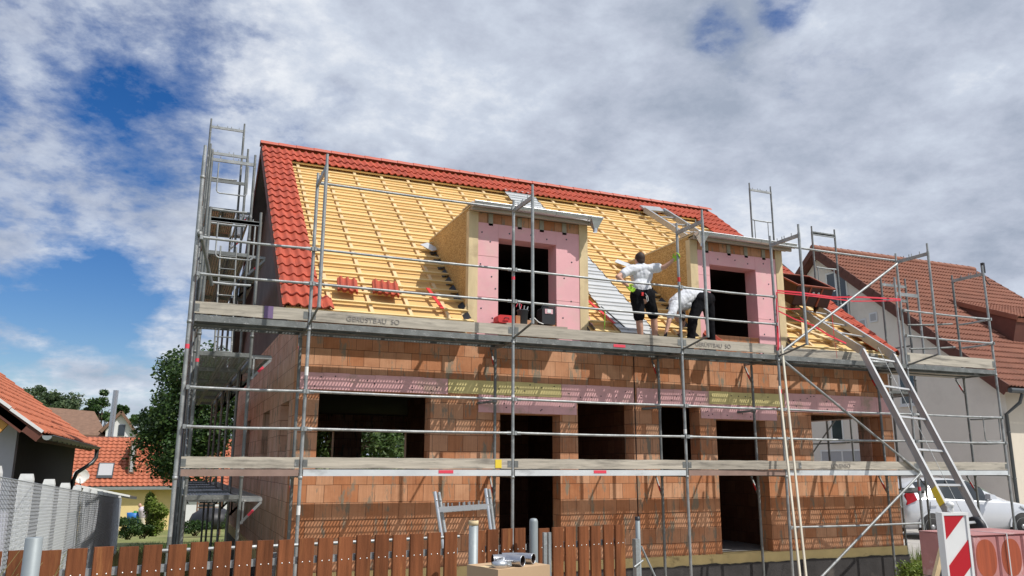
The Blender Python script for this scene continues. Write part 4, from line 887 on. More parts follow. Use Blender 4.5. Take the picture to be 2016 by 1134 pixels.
for a in (-.03, .10): b.lathe(HB(a, -.402, .08), [(0, 0), (.028, 0), (.028, .008), (.012, .01)], -al, 12)
b.build('gauge_dial', M_white, hp)
for a in (-.3, .3):
    for c_ in (-.25, .25): b = MB(); b.lathe(HB(a-.02, c_, -.27), [(0, 0), (.06, 0), (.06, .04), (0, .04)], (1, 0, 0), 12); b.bar(HB(a, c_, -.2), HB(a, c_, -.36), .04, .04, al); b.build('roller', M_brown, hp)
# red barrier tape
tp = empty('barrier_tape', (XP[4], YO, 2.2), 'loops of red barrier tape tied between two scaffold posts across the open bay', 'barrier tape')
def ribbon(pts, w=.05):
    b = MB(); pts = [Vector(p) for p in pts]
    for i in range(len(pts)-1): b.bar(pts[i], pts[i+1], .003, w*.6, (0, 0.15*(i % 2), 1))
    b.build('tape_strand', M_tape, tp)
y = YO-.06
ribbon([at(1530, 572, Y=y), at(1575, 576, Y=y), at(1640, 585, Y=y+.02), at(1700, 585, Y=y), at(1773, 589, Y=y)]); ribbon([at(1530, 576, Y=y), at(1600, 583, Y=y), at(1680, 593, Y=y), at(1773, 592, Y=y)], .035)
ribbon([at(1529, 575, Y=y), at(1529, 610, Y=y), at(1532, 655, Y=y), at(1533, 690, Y=y)], .04)
for (u0, v0, u1, v1, w_) in ((1532, 603, 1575, 608, .03), (1532, 612, 1600, 640, .04), (1600, 640, 1666, 676, .055), (1575, 625, 1650, 668, .03)): ribbon([at(u0, v0, Y=y-.0), at((u0+u1)/2, (v0+v1)/2+3, Y=y), at(u1, v1, Y=y+.05)], w_)
ribbon([at(1638, 620, Y=y), at(1642, 660, Y=y), at(1648, 705, Y=y)], .02)
b = MB()
for (a, c_, w_) in (((1529, 575), (1529, 690), 0),): b.tube([at(1529.5, 578, Y=y), at(1530, 690, Y=y)], .009, 6)
b.build('tape_bundle', M_tape, tp)
b = MB()   # loose boards across the open bay
for (p, q) in ((RP(11.1, .95, .0), RP(12.1, .25, .0)), (RP(11.3, .35, .0), RP(11.9, 1.2, .02))): b.bar(p, q, .09, .024, un_)
b.build('loose_board', M_timber, None, 'two crossed offcut boards lying on the battens right of the right dormer', 'board')
print('part2')

# ================================================================== BEIGE NEIGHBOUR HOUSE (right)
NX, NYE, NZE, NYR, NZR, NX1 = 22.0, 15.72, 2.29, 22.81, 8.15, 30.64
nS = (NZR-NZE)/(NYR-NYE); nA = math.atan(nS); nus = Vector((0, math.cos(nA), math.sin(nA))); nun = Vector((0, -math.sin(nA), math.cos(nA)))
def NP(x, s, h=0): return Vector((x, NYE, NZE))+nus*s+nun*h
NL = math.hypot(NYR-NYE, NZR-NZE)
nb = empty('neighbour_house', (NX, NYE, -1.8), 'tall beige rendered house with brown red tiled roof, right of the building site', 'house')
b = MB(); wx = NX+.28; fy = NYE+.55; ry = 2*NYR-fy; zr_ = NZR-.30; zf = NZR-.30-(NYR-fy)*nS
b.prism([(wx, fy, -2.2), (wx, fy, zf), (wx, NYR, zr_), (wx, ry, zf), (wx, ry, -2.2)], (.3, 0, 0)); b.build('gable_wall', M_beige, nb)
b = MB(); b.box((wx+.302, fy, -2.2), (NX1-.3, fy+.3, zf)); b.build('front_wall', M_crm2, nb)
b = MB(); b.box((wx+.302, ry-.3, -2.2), (NX1-.3, ry, zf)); b.build('rear_wall', M_beige, nb)
b = MB(); b.prism([(NX1-.6, fy+.302, -2.2), (NX1-.6, fy+.302, zf), (NX1-.6, NYR, zr_), (NX1-.6, ry-.302, zf), (NX1-.6, ry-.302, -2.2)], (.3, 0, 0)); b.build('gable_wall', M_beige, nb)
b = MB()
b.add([NP(NX, 0, -.07), NP(NX1, 0, -.07), NP(NX1, NL, -.07), NP(NX, NL, -.07), NP(NX, 0, -.2), NP(NX1, 0, -.2), NP(NX1, NL, -.2), NP(NX, NL, -.2)], [(0, 1, 2, 3), (7, 6, 5, 4), (0, 4, 5, 1), (1, 5, 6, 2), (3, 2, 6, 7), (0, 3, 7, 4)])
nroof = b.build('roof', M_verge, nb)
def NR(x, s, h=0): return Vector((x, 2*NYR-NYE, NZE))+Vector((0, -math.cos(nA), math.sin(nA)))*s+Vector((0, math.sin(nA), math.cos(nA)))*h
b = MB(); b.add([NR(NX, 0, -.05), NR(NX1, 0, -.05), NR(NX1, NL, -.05), NR(NX, NL, -.05), NR(NX, 0, -.2), NR(NX1, 0, -.2), NR(NX1, NL, -.2), NR(NX, NL, -.2)], [(3, 2, 1, 0), (4, 5, 6, 7), (0, 1, 5, 4), (0, 4, 7, 3), (1, 2, 6, 5)]); b.build('rear_slope', M_verge, nroof)
b = MB(); nrw = int(NL/.335)
tiles(b, NP(NX, .03, -.02), (1, 0, 0), nus, nun, NX1-NX, nrw, period=(NX1-NX)/58, row=.335, amp=.028, lift=.055, nsub=6); b.build('roof_tiles', M_nbtile, nroof)
for xx in (NX-.02, NX1-.01):
    b = MB()
    for k in range(nrw):
        s = .03+k*.335; b.bar(NP(xx+.015, s-.04, -.03), NP(xx+.015, s+.31, -.05), .05, .17, nun)
    b.bar(NR(xx+.015, 0, -.07), NR(xx+.015, NL, -.07), .05, .2, (0, math.sin(nA), math.cos(nA)))
    b.bar(NP(xx+.05, 0, -.22), NP(xx+.05, NL, -.22), .03, .16, nun)
    b.build('verge_tiles', M_verge, nroof)
b = MB(); n = 25
for i in range(n):
    xa = NX-.03+(NX1-NX+.06)*i/n; b.tube([(xa, NYR, NZR-.0), (xa+(NX1-NX)/n+.04, NYR, NZR-.02)], .13, 10)
b.build('ridge_tiles', M_nbtile, nroof)
# shed dormer on the slope
b = MB(); sx = 25.45; ds0 = (20.0-NYE)/math.cos(nA)
A0 = NP(sx, ds0, .02); pa = R(22); dus = Vector((0, -math.cos(pa), -math.sin(pa))); dun = Vector((0, -math.sin(pa), math.cos(pa)))
yb_ = A0+dus*2.6
b.prism([A0-dun*.06, A0+dus*2.6-dun*.06, Vector((sx, yb_.y+.25, NP(sx, (yb_.y+.25-NYE)/math.cos(nA)).z))], (NX1-sx-.3, 0, 0)); ndm = b.build('shed_dormer', M_verge, nb)
b = MB(); tiles(b, A0+dus*2.6, (1, 0, 0), -dus, dun, NX1-sx-.2, 8, period=.15, row=.335, amp=.022, lift=.04); b.build('roof_tiles', M_nbtile, ndm)
b = MB(); b.bar(A0+Vector((-.02, 0, -.02)), A0+dus*2.62+Vector((-.02, 0, -.02)), .06, .16, dun); b.bar(A0+dus*2.62-dun*.09, A0+dus*2.62-dun*.09+Vector((NX1-sx-.2, 0, 0)), .03, .14, dun); b.build('verge_tiles', M_nbtile, ndm)
# gutter and downpipe
b = MB(); gy = NYE-.02; b.tube([(NX-.02, gy-.03, NZE-.12), (NX1, gy-.03, NZE-.12)], .075, 10); b.build('gutter', M_zdark, nb)
b = MB(); dx = wx+.16; b.tube([(dx+.05, gy-.02, NZE-.2), (dx, gy+.05, NZE-.45), (dx, fy-.07, NZE-.75), (dx, fy-.07, -1.9)], .05, 10)
for z in (1.0, -.3): b.lathe((dx, fy-.07, z), [(.052, 0), (.058, 0), (.058, .03), (.052, .03)], (0, 0, 1), 10)
b.build('downpipe', M_zdark, nb)
def win_gable(x, ya, yb, za, zb, nm='window', m=M_glass, sill=True):
    b = MB(); f = .06
    for (y0, y1, z0, z1) in ((ya, yb, zb-f, zb), (ya, yb, za, za+f), (ya, ya+f, za+f, zb-f), (yb-f, yb, za+f, zb-f)): b.box((x-.02, y0, z0), (x+.04, y1, z1))
    if yb-ya > .7: b.box((x-.018, (ya+yb)/2-.03, za+f), (x+.03, (ya+yb)/2+.03, zb-f))
    o = b.build(nm, M_white, nb); c = MB(); c.box((x-.004, ya+f, za+f), (x+.01, yb-f, zb-f)); c.build('pane', m, o)
    if sill: c = MB(); c.box((x-.07, ya-.04, za-.05), (x-.003, yb+.04, za-.003)); c.build('sill', M_whitew, o)
win_gable(wx, 19.05, 19.72, 2.0, 3.05); win_gable(wx, 21.4, 23.5, -.35, .62, m=M_shut); win_gable(wx, 21.55, 22.55, 5.2, 7.1); win_gable(wx, 22.3, 22.9, .9, 1.9)
for (yy, zz) in ((20.5, 5.1), (21.0, 4.95)):
    b = MB(); b.box((wx-.03, yy-.17, zz-.17), (wx-.003, yy+.17, zz+.17)); o = b.build('wall_vent', M_whitew, nb); c = MB(); c.box((wx-.036, yy-.12, zz-.12), (wx-.031, yy+.12, zz+.12)); c.build('grille', M_shut, o)
b = MB(); b.box((wx-.12, 21.3, 5.05), (wx-.003, 22.8, 5.15)); b.build('balcony_slab', M_conc, nb)
b = MB()
for k in range(12): b.tube([(wx-.25, 21.3+.13*k, 5.1), (wx-.25, 21.3+.13*k, 6.0)], .012, 6)
b.tube([(wx-.25, 21.25, 6.0), (wx-.25, 22.85, 6.0)], .02, 6); b.tube([(wx-.25, 21.25, 5.1), (wx-.25, 22.85, 5.1)], .02, 6); b.build('balcony_railing', M_zdark, nb)
b = MB(); b.lathe((wx-.05, 20.9, -.5), [(0, 0), (.10, 0), (.12, .12), (.07, .22), (0, .25)], (0, 0, 1), 12); b.build('wall_lamp', M_zdark, nb)

# ================================================================== SILVER CAR
def make_car(loc, ang):
    root = empty('parked_car', loc, 'silver white hatchback parked in front of the beige neighbour house', 'car')
    Mx = Matrix.Translation(Vector(loc)-Vector((0, 0, 0))) @ Matrix.Rotation(ang, 4, 'Z')
    # stations: x from rear(-0.78) to front; (x, z_bottom, z_belt, z_top, halfwidth_belt, halfwidth_top)
    st = [(-.72, .52, .80, .98, .66, .60), (-.66, .34, .92, 1.12, .76, .58), (-.52, .26, .97, 1.30, .82, .55), (-.25, .24, .985, 1.42, .85, .545), (.2, .22, .975, 1.475, .86, .55), (.75, .22, .955, 1.485, .865, .56),
          (1.25, .22, .93, 1.45, .865, .56), (1.62, .22, .915, 1.31, .86, .56), (1.95, .22, .90, 1.12, .86, .58), (2.25, .22, .885, .955, .85, .62), (2.6, .23, .83, .885, .83, .60), (2.9, .25, .74, .80, .78, .55), (3.08, .30, .62, .69, .68, .48), (3.15, .38, .52, .56, .55, .40)]
    vs = []; M_ = 11
    for (x, zb, zl, zt, hb, ht) in st:
        pr = [(0, zb), (hb*.86, zb), (hb*.985, zb+.12), (hb*1.02, (zb+zl)/2), (hb, zl-.02), (hb*.985, zl), (hb*.97, zl+.015), (hb*.97*.35+ht*.65, zl+(zt-zl)*.70), (ht, zt-.035), (ht*.86, zt), (0, zt+.018)]
        vs += [(x, y, z) for y, z in pr]
    b = MB(); ns = len(st)
    def mi(i, j):
        x = (st[i][0]+st[i+1][0])/2
        if j in (6, 7):
            if -.30 < x < 1.75 and st[i][3]-st[i][2] > .15 and st[i+1][3]-st[i+1][2] > .15: return 1
        if j >= 8 and 1.25 <= st[i][0] <= 1.98: return 2
        if j >= 7 and 1.6 <= st[i][0] <= 1.98: return 2
        return 0
    for sgn in (-1, 1):
        vv = [Mx @ Vector((x, y*sgn, z)) for x, y, z in vs]
        for i in range(ns-1):
            for j in range(M_-1):
                f = (i*M_+j, (i+1)*M_+j, (i+1)*M_+j+1, i*M_+j+1)
                q = [vv[k] for k in f]; b.add(q if sgn < 0 else q[::-1], [(0, 1, 2, 3)], mi(i, j), True)
        for e, i in ((0, 0), (1, ns-1)):
            q = vv[i*M_:(i+1)*M_]; b.add(q, [tuple(range(M_)) if (e ^ (sgn < 0)) else tuple(range(M_))[::-1]], 0)
    body = b.build('body', [M_carp, M_cglass, M_wscr], root)
    me = body.data; bm = bmesh.new(); bm.from_mesh(me); bmesh.ops.remove_doubles(bm, verts=bm.verts, dist=.002); bmesh.ops.recalc_face_normals(bm, faces=bm.faces); bm.to_mesh(me); bm.free()
    def T(p): return Mx @ Vector(p)
    for sgn in (-1, 1):
        for xc, nm in ((0, 'wheel'), (2.49, 'wheel')):
            c = T((xc, sgn*.80, .31)); ax = (T((0, sgn, 0))-T((0, 0, 0))).normalized()
            b = MB(); b.lathe(c, [(0, -.10), (.31, -.10), (.315, .03), (.29, .07), (.235, .075), (.225, .05)], ax, 28); w = b.build(nm, M_tyre, root)
            b = MB()
            b.lathe(c, [(.225, .04), (.225, .075), (.205, .078), (.2, .055)], ax, 28)
            for k in range(14):
                a = k*2*math.pi/14; u = Matrix.Rotation(a, 3, ax) @ Vector((0, 0, 1)); b.bar(c+ax*.068+u*.03, c+ax*.062+u*.21, .016, .02, ax)
            b.lathe(c, [(0, .085), (.045, .08), (.05, .06)], ax, 14); b.build('rim', M_alu, w)
            b = MB(); b.lathe(c, [(.0, .035), (.205, .035)], ax, 20); b.build('brake_disc', M_dark, w)
            b = MB(); cc = T((xc, sgn*.872, .33)); 
            ring = []; 
            for k in range(19):
                a = math.pi*k/18-.0; u = Vector((math.cos(a), 0, math.sin(a)))
                ring.append((T((xc+u.x*.33, sgn*.815, .30+u.z*.345)), T((xc+u.x*.375, sgn*.815, .30+u.z*.39)), T((xc+u.x*.33, sgn*.882, .30+u.z*.345)), T((xc+u.x*.375, sgn*.878, .30+u.z*.395))))
            for k in range(18):
                A, B_ = ring[k], ring[k+1]; b.add([A[2], B_[2], B_[3], A[3]], [(0, 1, 2, 3)], 0); b.add([A[0], B_[0], B_[2], A[2]], [(0, 1, 2, 3)], 1)
            b.build('wheel_arch', [M_carp, M_tyre], root)
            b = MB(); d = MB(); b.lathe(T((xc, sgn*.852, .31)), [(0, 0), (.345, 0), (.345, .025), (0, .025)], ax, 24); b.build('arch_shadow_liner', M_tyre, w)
        b = MB(); b.bar(T((1.55, sgn*.86, .92)), T((1.55, sgn*1.02, .98)), .05, .03); b.add([T((1.42+q[0], sgn*(.98+q[1]), .98+q[2])) for q in ((0, 0, 0), (.22, 0, 0), (.22, .16, .01), (.03, .16, .01), (0.02, 0, .14), (.18, 0, .13), (.18, .14, .11), (.05, .14, .12))], [(0, 3, 2, 1), (4, 5, 6, 7), (0, 1, 5, 4), (1, 2, 6, 5), (2, 3, 7, 6), (3, 0, 4, 7)]); b.build('wing_mirror', M_carp, root)
        b = MB(); b.prism([T((-.70, sgn*.60, .82)), T((-.60, sgn*.80, .84)), T((-.35, sgn*.856, .96)), T((-.40, sgn*.80, 1.14)), T((-.56, sgn*.70, 1.12))], T((0, sgn*.022, 0))-T((0, 0, 0))); b.build('tail_light', M_tail, root)
        b = MB(); b.prism([T((2.45, sgn*.852, .80)), T((2.80, sgn*.80, .70)), T((3.0, sgn*.66, .66)), T((2.95, sgn*.70, .57)), T((2.7, sgn*.84, .62))], T((0.01, sgn*.02, 0.02))-T((0, 0, 0))); b.build('headlight', M_hlite, root)
        b = MB(); b.bar(T((.86, sgn*.874, .30)), T((.93, sgn*.858, .92)), .006, .006); b.bar(T((-.1, sgn*.884, .35)), T((.0, sgn*.866, .92)), .006, .006); b.build('door_seam', M_black, root)
        b = MB(); b.bar(T((-.02, sgn*.885, .82)), T((.16, sgn*.885, .82)), .02, .025); b.build('door_handle', M_carp, root)
        b = MB(); b.bar(T((.62, sgn*.80, .98)), T((.66, sgn*.60, 1.42)), .055, .012, (0, 1, 0)); b.build('door_pillar', M_black, root)
    b = MB(); b.bar(T((1.0, 0, 1.50)), T((.6, 0, 1.62)), .01, .01); b.build('antenna', M_black, root)
    return root
make_car((18.0, 15.97, -1.74), R(-15))
# low block wall and weeds beside the car
b = MB(); b.box((15.4, 14.4, -2.1), (15.75, 19.5, -1.55)); b.build('garden_wall', M_brick_s, None, 'low brick edge wall between the building site and the driveway', 'wall')

# ================================================================== PICKET FENCE (foreground)
def fl(x): return 6.05+(x+.6)*.16
FD = Vector((1, .16, 0)).normalized(); FNn = Vector((-.16, 1, 0)).normalized()
def fence(nm, label, xs_, w=.116, rail_=True, x_a=None, x_b=None):
    root = empty(nm, (xs_[0], fl(xs_[0]), -1.55), label, 'fence' if nm != 'garden_gate' else 'gate'); rd = random.Random(int(xs_[0]*50)+9)
    for x in xs_:
        b = MB(); y = fl(x); zt = -.5+rd.uniform(-.006, .006); M = Matrix.Translation((x, y, 0)) @ Matrix.Rotation(math.atan(.16)+rd.uniform(-.01, .01), 4, 'Z') @ Matrix.Rotation(rd.uniform(-.003, .003), 4, 'Y')
        ch = .004; a = w/2; zb = -1.48
        pr = [(-a+ch, 0), (a-ch, 0), (a, ch), (a, .022), (-a, .022), (-a, ch)]
        b.prism([M @ Vector((p, q, zb)) for p, q in pr][::-1], (0, 0, zt-zb)); o = b.build('picket', M_picket, root)
        for sx in (-.027, .027):
            c = MB(); c.lathe(M @ Vector((sx, -.0005, -.665)), [(0, -.003), (.0045, -.002), (.0055, .0)], (FNn.x, FNn.y, 0), 8); c.build('screw', M_nail, o)
    xa, xb = x_a if x_a is not None else xs_[0]-.07, x_b if x_b is not None else xs_[-1]+.07
    for z in (-.655, -1.25):
        b = MB(); p = Vector((xa, fl(xa)+.045, z)); q = Vector((xb, fl(xb)+.045, z)); b.bar(p, q, .03, .05); b.build('fence_rail', M_galv, root)
    return root
fence('picket_fence', 'short end piece of brown picket fence left of the grey pipe post, behind dry twigs', [-.93, -.785], x_a=-1.6)
f2 = fence('picket_fence', 'long brown picket fence with screwed boards below the left scaffold', [-.611+.1483*i for i in range(20)])
fence('garden_gate', 'narrow brown picket gate between two pipe posts behind the cardboard box', [2.473, 2.602, 2.736, 2.87], .108)
fence('picket_fence', 'right run of brown picket fence of seven boards ending at a thin pipe', [3.117+.14*i for i in range(7)], .112)
# round rail behind the fence
b = MB(); b.tube([(.0, 6.42, -.565), (.95, 6.52, -.565), (2.38, 6.8, -.565)], .014, 8); b.tube([(2.25, 6.7, -1.0), (2.4, 6.75, -1.0)], .012, 8); b.build('round_rail', M_galv, None, 'thin round galvanised tube running behind the long picket fence', 'tube')
b = MB(); b.box((.735, 6.36, -1.6), (.815, 6.40, -.60)); b.build('flat_post', M_galv, None, 'flat galvanised post in the gap of the long picket fence', 'post')
def ppost(u, vt, Y, r, label, cap=None, z0=-1.6):
    p = at(u, vt, Y=Y); root = empty('pipe_post', (p.x, Y, z0), label, 'post', )
    b = MB(); prof = [(r, z0-p.z), (r, -.004), (r-.004, 0), (0, 0)]
    if cap == 'dome': prof = [(r, z0-p.z), (r, -.03), (r*.94, -.016), (r*.7, -.004), (0, 0)]
    if cap == 'open': prof = [(r, z0-p.z), (r, 0), (r-.006, 0), (r-.006, -.2)]
    b.lathe((p.x, Y, p.z), prof, (0, 0, 1), 24); b.build('tube', M_pipe, root)
    if cap == 'open': b = MB(); b.lathe((p.x, Y, p.z), [(r+.001, -.035), (r+.002, -.035), (r+.002, .001), (r-.008, .001)], (0, 0, 1), 24); b.build('rim', M_timber, root)
    if cap == 'black': b = MB(); b.lathe((p.x, Y, p.z-.0), [(r+.002, -.03), (r+.002, .004), (0, .006)], (0, 0, 1), 20); b.build('cap', M_black, root)
    return root
ppost(932.5, 1025, 6.2, .037, 'grey pipe post with a wooden rim, left of the gate', 'open')
ppost(1050.5, 1020, 6.45, .036, 'grey pipe post with rounded top, right of the gate', 'dome')
ppost(1255, 1018, 6.9, .023, 'thin grey pipe with black cap at the right end of the picket fence', 'black')
ppost(68, 1058, 4.6, .0385, 'stout grey pipe post near the left edge in front of the picket fence', 'plain')
# gate hardware
b = MB(); p = at(1068, 1062, Y=6.55); b.box((p.x-.01, 6.5, -1.5), (p.x+.02, 6.53, p.z+.06)); b.box((p.x+.035, 6.5, -1.5), (p.x+.06, 6.53, p.z+.06)); b.build('gate_hinge_bar', M_galv, None, 'slim double galvanised hinge bar right of the round topped pipe post', 'gate bar')
b = MB(); p = at(1247, 1065, Y=6.8); b.box((p.x-.012, 6.74, -1.5), (p.x+.03, 6.8, p.z+.02)); b.tube([(p.x-.06, 6.7, p.z-.22), (p.x+.06, 6.74, p.z-.17)], .009, 8); b.build('latch_bar', M_galv, None, 'galvanised latch bar beside the thin capped pipe', 'gate bar')
b = MB(); b.tube([at(1262, 1075, Y=6.95), at(1292, 1140, Y=6.9)], .010, 8); b.build('stay_rod', M_galv, None, 'slanting thin steel rod leaning against the capped pipe', 'rod')
b = MB(); b.tube([at(952, 1076, Y=6.3), at(918, 1076, Y=6.3)], .0, 4)
# cardboard box with metal fittings
bx = at(940, 1118, Y=3.5); x0b, x1b, zt = at(1001, 1126, Y=3.30).x-.10, at(1079, 1122, Y=3.42).x, bx.z
b = MB(); x0b = at(940, 1118, Y=3.5).x; x1b = at(1080, 1124, Y=3.5).x
Mb = Matrix.Translation(((x0b+x1b)/2, 3.56, 0)) @ Matrix.Rotation(R(16), 4, 'Z'); hw = .150
b.box((-hw, -.115, -1.6), (hw, .115, zt), 0, Mb); crd = b.build('cardboard_box', M_card, None, 'brown cardboard box standing before the gate with metal pipe fittings on top', 'box')
b = MB(); b.box((-hw-.001, -.025, zt+.0006), (hw+.001, .025, zt+.0012), 0, Mb); b2 = b.build('packing_tape', M_timber, crd)
b2.location = -crd.location
def pipe_bend(c, yaw, r, L, label):
    b = MB(); c = Vector(c); d = Vector((math.cos(yaw), math.sin(yaw), 0)); s_ = Vector((-d.y, d.x, 0)); lf = Vector((-1, .12, 0)).normalized()
    pts = []; p1 = c-d*.035; p2 = p1-d*.045; p3 = p2+lf*.05; p4 = p3+lf*L
    for k in range(9): t = k/8; pts.append(p1*(1-t)**2+p2*2*t*(1-t)+p3*t*t)
    pts = [c]+pts+[p4]; b.tube(pts, r, 28, caps=False); b.tube(pts, r-.0025, 28, caps=False, mi=1)
    b.tube([c+s_*math.cos(a)*(r-.001)+Vector((0, 0, 1))*math.sin(a)*(r-.001) for a in [6.2832*k/24 for k in range(25)]], .0018, 6, 2)
    return b.build('pipe_elbow', [M_chrome, M_dark, M_zinc], None, label, 'pipe', 'steel pipe elbows on the cardboard box')
cz_ = zt+.029; q = at(1021, 1112, Y=3.47)
pipe_bend((at(1029, 1112, Y=3.46).x, 3.46, zt+.026), R(-52), .0245, .018, 'steel pipe elbow lying open end forward on the cardboard box, front one of two')
pipe_bend((at(1050, 1110, Y=3.53).x, 3.53, zt+.025), R(-52), .0235, .03, 'steel pipe elbow lying on the cardboard box beside the fence post, rear one of two')
b = MB(); p = Vector((at(984, 1115, Y=3.47).x, 3.47, zt)); b.lathe(p, [(.026, .0), (.034, .0), (.035, .018), (.033, .024), (.02, .032), (0.01, .036)], (0, 0, 1), 24); b.bar(p+Vector((.033, -.01, .015)), p+Vector((.05, -.012, .018)), .008, .022); b.tube([p+Vector((.03, -.02, .012)), p+Vector((.052, -.005, .012))], .004, 6)
for k in range(5): b.bar(p+Vector((-.02+.01*k, .0, .03)), p+Vector((-.02+.01*k, -.012+.004*k, .042)), .006, .004)
b.build('pipe_clamp', M_zinc, None, 'small bright steel clamp ring on the left of the cardboard box top', 'clamp')
# spare scaffold frames leaning
for k, dx in enumerate((0, .09)):
    root = empty('scaffold_frame', (2.9+dx, 9.6, -2.0), ('spare steel scaffold frame leaning behind the long picket fence, front one of two' if k == 0 else 'spare steel scaffold frame leaning behind the picket fence, rear one of two'), 'scaffold frame', 'spare scaffold frames')
    L0, L1 = at(856, 968, Y=9.8), at(867, 1040, Y=9.7); R0, R1 = at(956, 962, Y=9.8), at(965, 1035, Y=9.7)
    o_ = Vector((dx*.9, .09*k, -.01*k)); 
    for A, B_ in ((L0, L1), (R0, R1)):
        b = MB(); d = (B_-A).normalized(); b.tube([A+o_, A+o_+d*1.55], .0225, 10); b.lathe(A+o_+d*.10, [(.001, -.03), (.012, -.03), (.012, .03)], (0, 1, 0), 8); b.build('post', M_zinc if k == 0 else M_galv, root)
    dl = (L1-L0).normalized()*.22; b = MB(); b.bar(L0+o_+dl, R0+o_+dl, .035, .06)
    for t in (.12, .2, .42, .52, .62, .8): b.tube([L0+(R0-L0)*t+o_+dl, L0+(R0-L0)*t+o_+dl+Vector((0, 0, .075))], .009, 6)
    b.build('crossbar', M_zinc if k == 0 else M_galv, root)

# ================================================================== CHAIN LINK FENCE (left)
cf = empty('chain_link_fence', (-1.1, 7.5, -1.6), 'chain link fence on white concrete posts running back along the left side', 'fence')
pys = [7.51-.8+1.6*k for k in range(0, 13)]
def ztop(y): return -.02-(y-7.5)*.0455
for i, y in enumerate(pys):
    b = MB(); zt2 = ztop(y)+.0; zb = gz(-1.1, y)-.1; h = .055
    b.add([(-1.1+a*h, y+c*h, z) for z in (zb, zt2-.05) for a, c in ((-1, -1), (1, -1), (1, 1), (-1, 1))]+[(-1.1+a*h*.8, y+c*h*.8, zt2) for a, c in ((-1, -1), (1, -1), (1, 1), (-1, 1))], [(3, 2, 1, 0), (0, 1, 5, 4), (1, 2, 6, 5), (2, 3, 7, 6), (3, 0, 4, 7), (4, 5, 9, 8), (5, 6, 10, 9), (6, 7, 11, 10), (7, 4, 8, 11), (8, 9, 10, 11)]); b.build('fence_post', M_wcconc, cf)
b = MB(); Y0, Y1, H = 6.6, 26.0, 1.42; xw = -1.03
n = int((Y1-Y0+H)/.062)
def wire(y0_, z0_, y1_, z1_, r=.0017):
    p = Vector((xw, y0_, z0_)); q_ = Vector((xw, y1_, z1_)); s = Vector((1, 0, 0))*r; d = (q_-p).normalized(); u = Vector((0, -d.z, d.y))*r
    b.add([p+s, p-s*.5+u, p-s*.5-u, q_+s, q_-s*.5+u, q_-s*.5-u], [(0, 1, 4, 3), (1, 2, 5, 4), (2, 0, 3, 5)])
for k in range(n):
    for e in (1, -1):
        ya = Y0-H+k*.062 if e > 0 else Y0+k*.062; yb2 = ya+H*e; za = 0; zb = H
        # clip
        t0, t1 = 0.0, 1.0
        lo_, hi_ = Y0, Y1
        def cl(t): return ya+(yb2-ya)*t
        ts = sorted([(lo_-ya)/(yb2-ya), (hi_-ya)/(yb2-ya)]); t0, t1 = max(0, ts[0]), min(1, ts[1])
        if t1 <= t0: continue
        wire(cl(t0), ztop(cl(t0))-.08-H+H*t0, cl(t1), ztop(cl(t1))-.08-H+H*t1)
for dz in (-.08, -.8, -1.48): wire(Y0, ztop(Y0)+dz, Y1, ztop(Y1)+dz, .004)
b.build('wire_mesh', M_mesh, cf)
b = MB(); b.add([(-1.19, Y0, -1.9), (-1.0, Y0, -1.9), (-1.0, Y0, ztop(Y0)-1.52), (-1.19, Y0, ztop(Y0)-1.52), (-1.19, Y1, -2.8), (-1.0, Y1, -2.8), (-1.0, Y1, ztop(Y1)-1.5), (-1.19, Y1, ztop(Y1)-1.5)], [(0, 1, 2, 3), (7, 6, 5, 4), (1, 5, 6, 2), (0, 3, 7, 4), (3, 2, 6, 7)]); b.build('base_kerb', M_wcconc, cf)

# ================================================================== LEFT NEIGHBOUR HOUSE
def gabled(nm, label, loc): return empty(nm, loc, label, 'house')
LX, LZ, LY0, LY1 = -2.02, .53, 16.5, 28.4
ln = gabled('neighbour_house', 'lavender and charcoal house with orange red tiles at the left edge behind the wire fence', (-5, 17, -2.4))
dirU = (Vector((-2.74-(-2.02), 0, 1.07-.53))).normalized()  # up the slope towards -X
nL = Vector((dirU.z, 0, -dirU.x)); LLN = 6.2
b = MB(); P0 = Vector((LX, LY0, LZ)); P1 = Vector((LX, LY1, LZ))
b.add([P0, P1, P1+dirU*LLN, P0+dirU*LLN]+[p-nL*.16 for p in (P0, P1, P1+dirU*LLN, P0+dirU*LLN)], [(0, 1, 2, 3), (7, 6, 5, 4), (0, 4, 5, 1), (0, 3, 7, 4), (1, 5, 6, 2), (3, 2, 6, 7)]); lroof = b.build('roof', M_verge, ln)
top_ = P0+dirU*LLN
b = MB(); q0 = Vector((2*top_.x-LX, LY0, LZ)); b.add([P0+dirU*LLN, P1+dirU*LLN, q0+Vector((0, LY1-LY0, 0)), q0]+[p-Vector((0, 0, .2)) for p in (P0+dirU*LLN, P1+dirU*LLN, q0+Vector((0, LY1-LY0, 0)), q0)], [(0, 1, 2, 3), (7, 6, 5, 4), (0, 3, 7, 4), (1, 5, 6, 2), (3, 2, 6, 7)]); b.build('rear_slope', M_verge, lroof)
b = MB(); tiles(b, P0+nL*.02+dirU*.03, (0, 1, 0), dirU, nL, LY1-LY0, 18, period=.15, row=.335, amp=.022, lift=.04, nsub=5); b.build('roof_tiles', M_nbtile2, lroof)
b = MB()
for k in range(9): s = .03+k*.67; b.bar(P0+dirU*s+nL*.03+Vector((0, -.01, 0)), P0+dirU*(s+.66)+nL*.015+Vector((0, -.01, 0)), .04, .05, nL)
b.build('verge_flashing', M_whitew, lroof)
b = MB(); b.bar(P0+dirU*.3-nL*.12+Vector((0, .02, 0)), P0+dirU*LLN-nL*.12+Vector((0, .02, 0)), .04, .16, nL); b.build('verge_board', M_verge, lroof)
b = MB(); b.bar(P0+dirU*.55-nL*.30+Vector((0, .12, 0)), P0+dirU*LLN-nL*.30+Vector((0, .12, 0)), .10, .18, nL); b.build('barge_beam', M_orwood, lroof)
wy = 17.2; wxr = -2.52
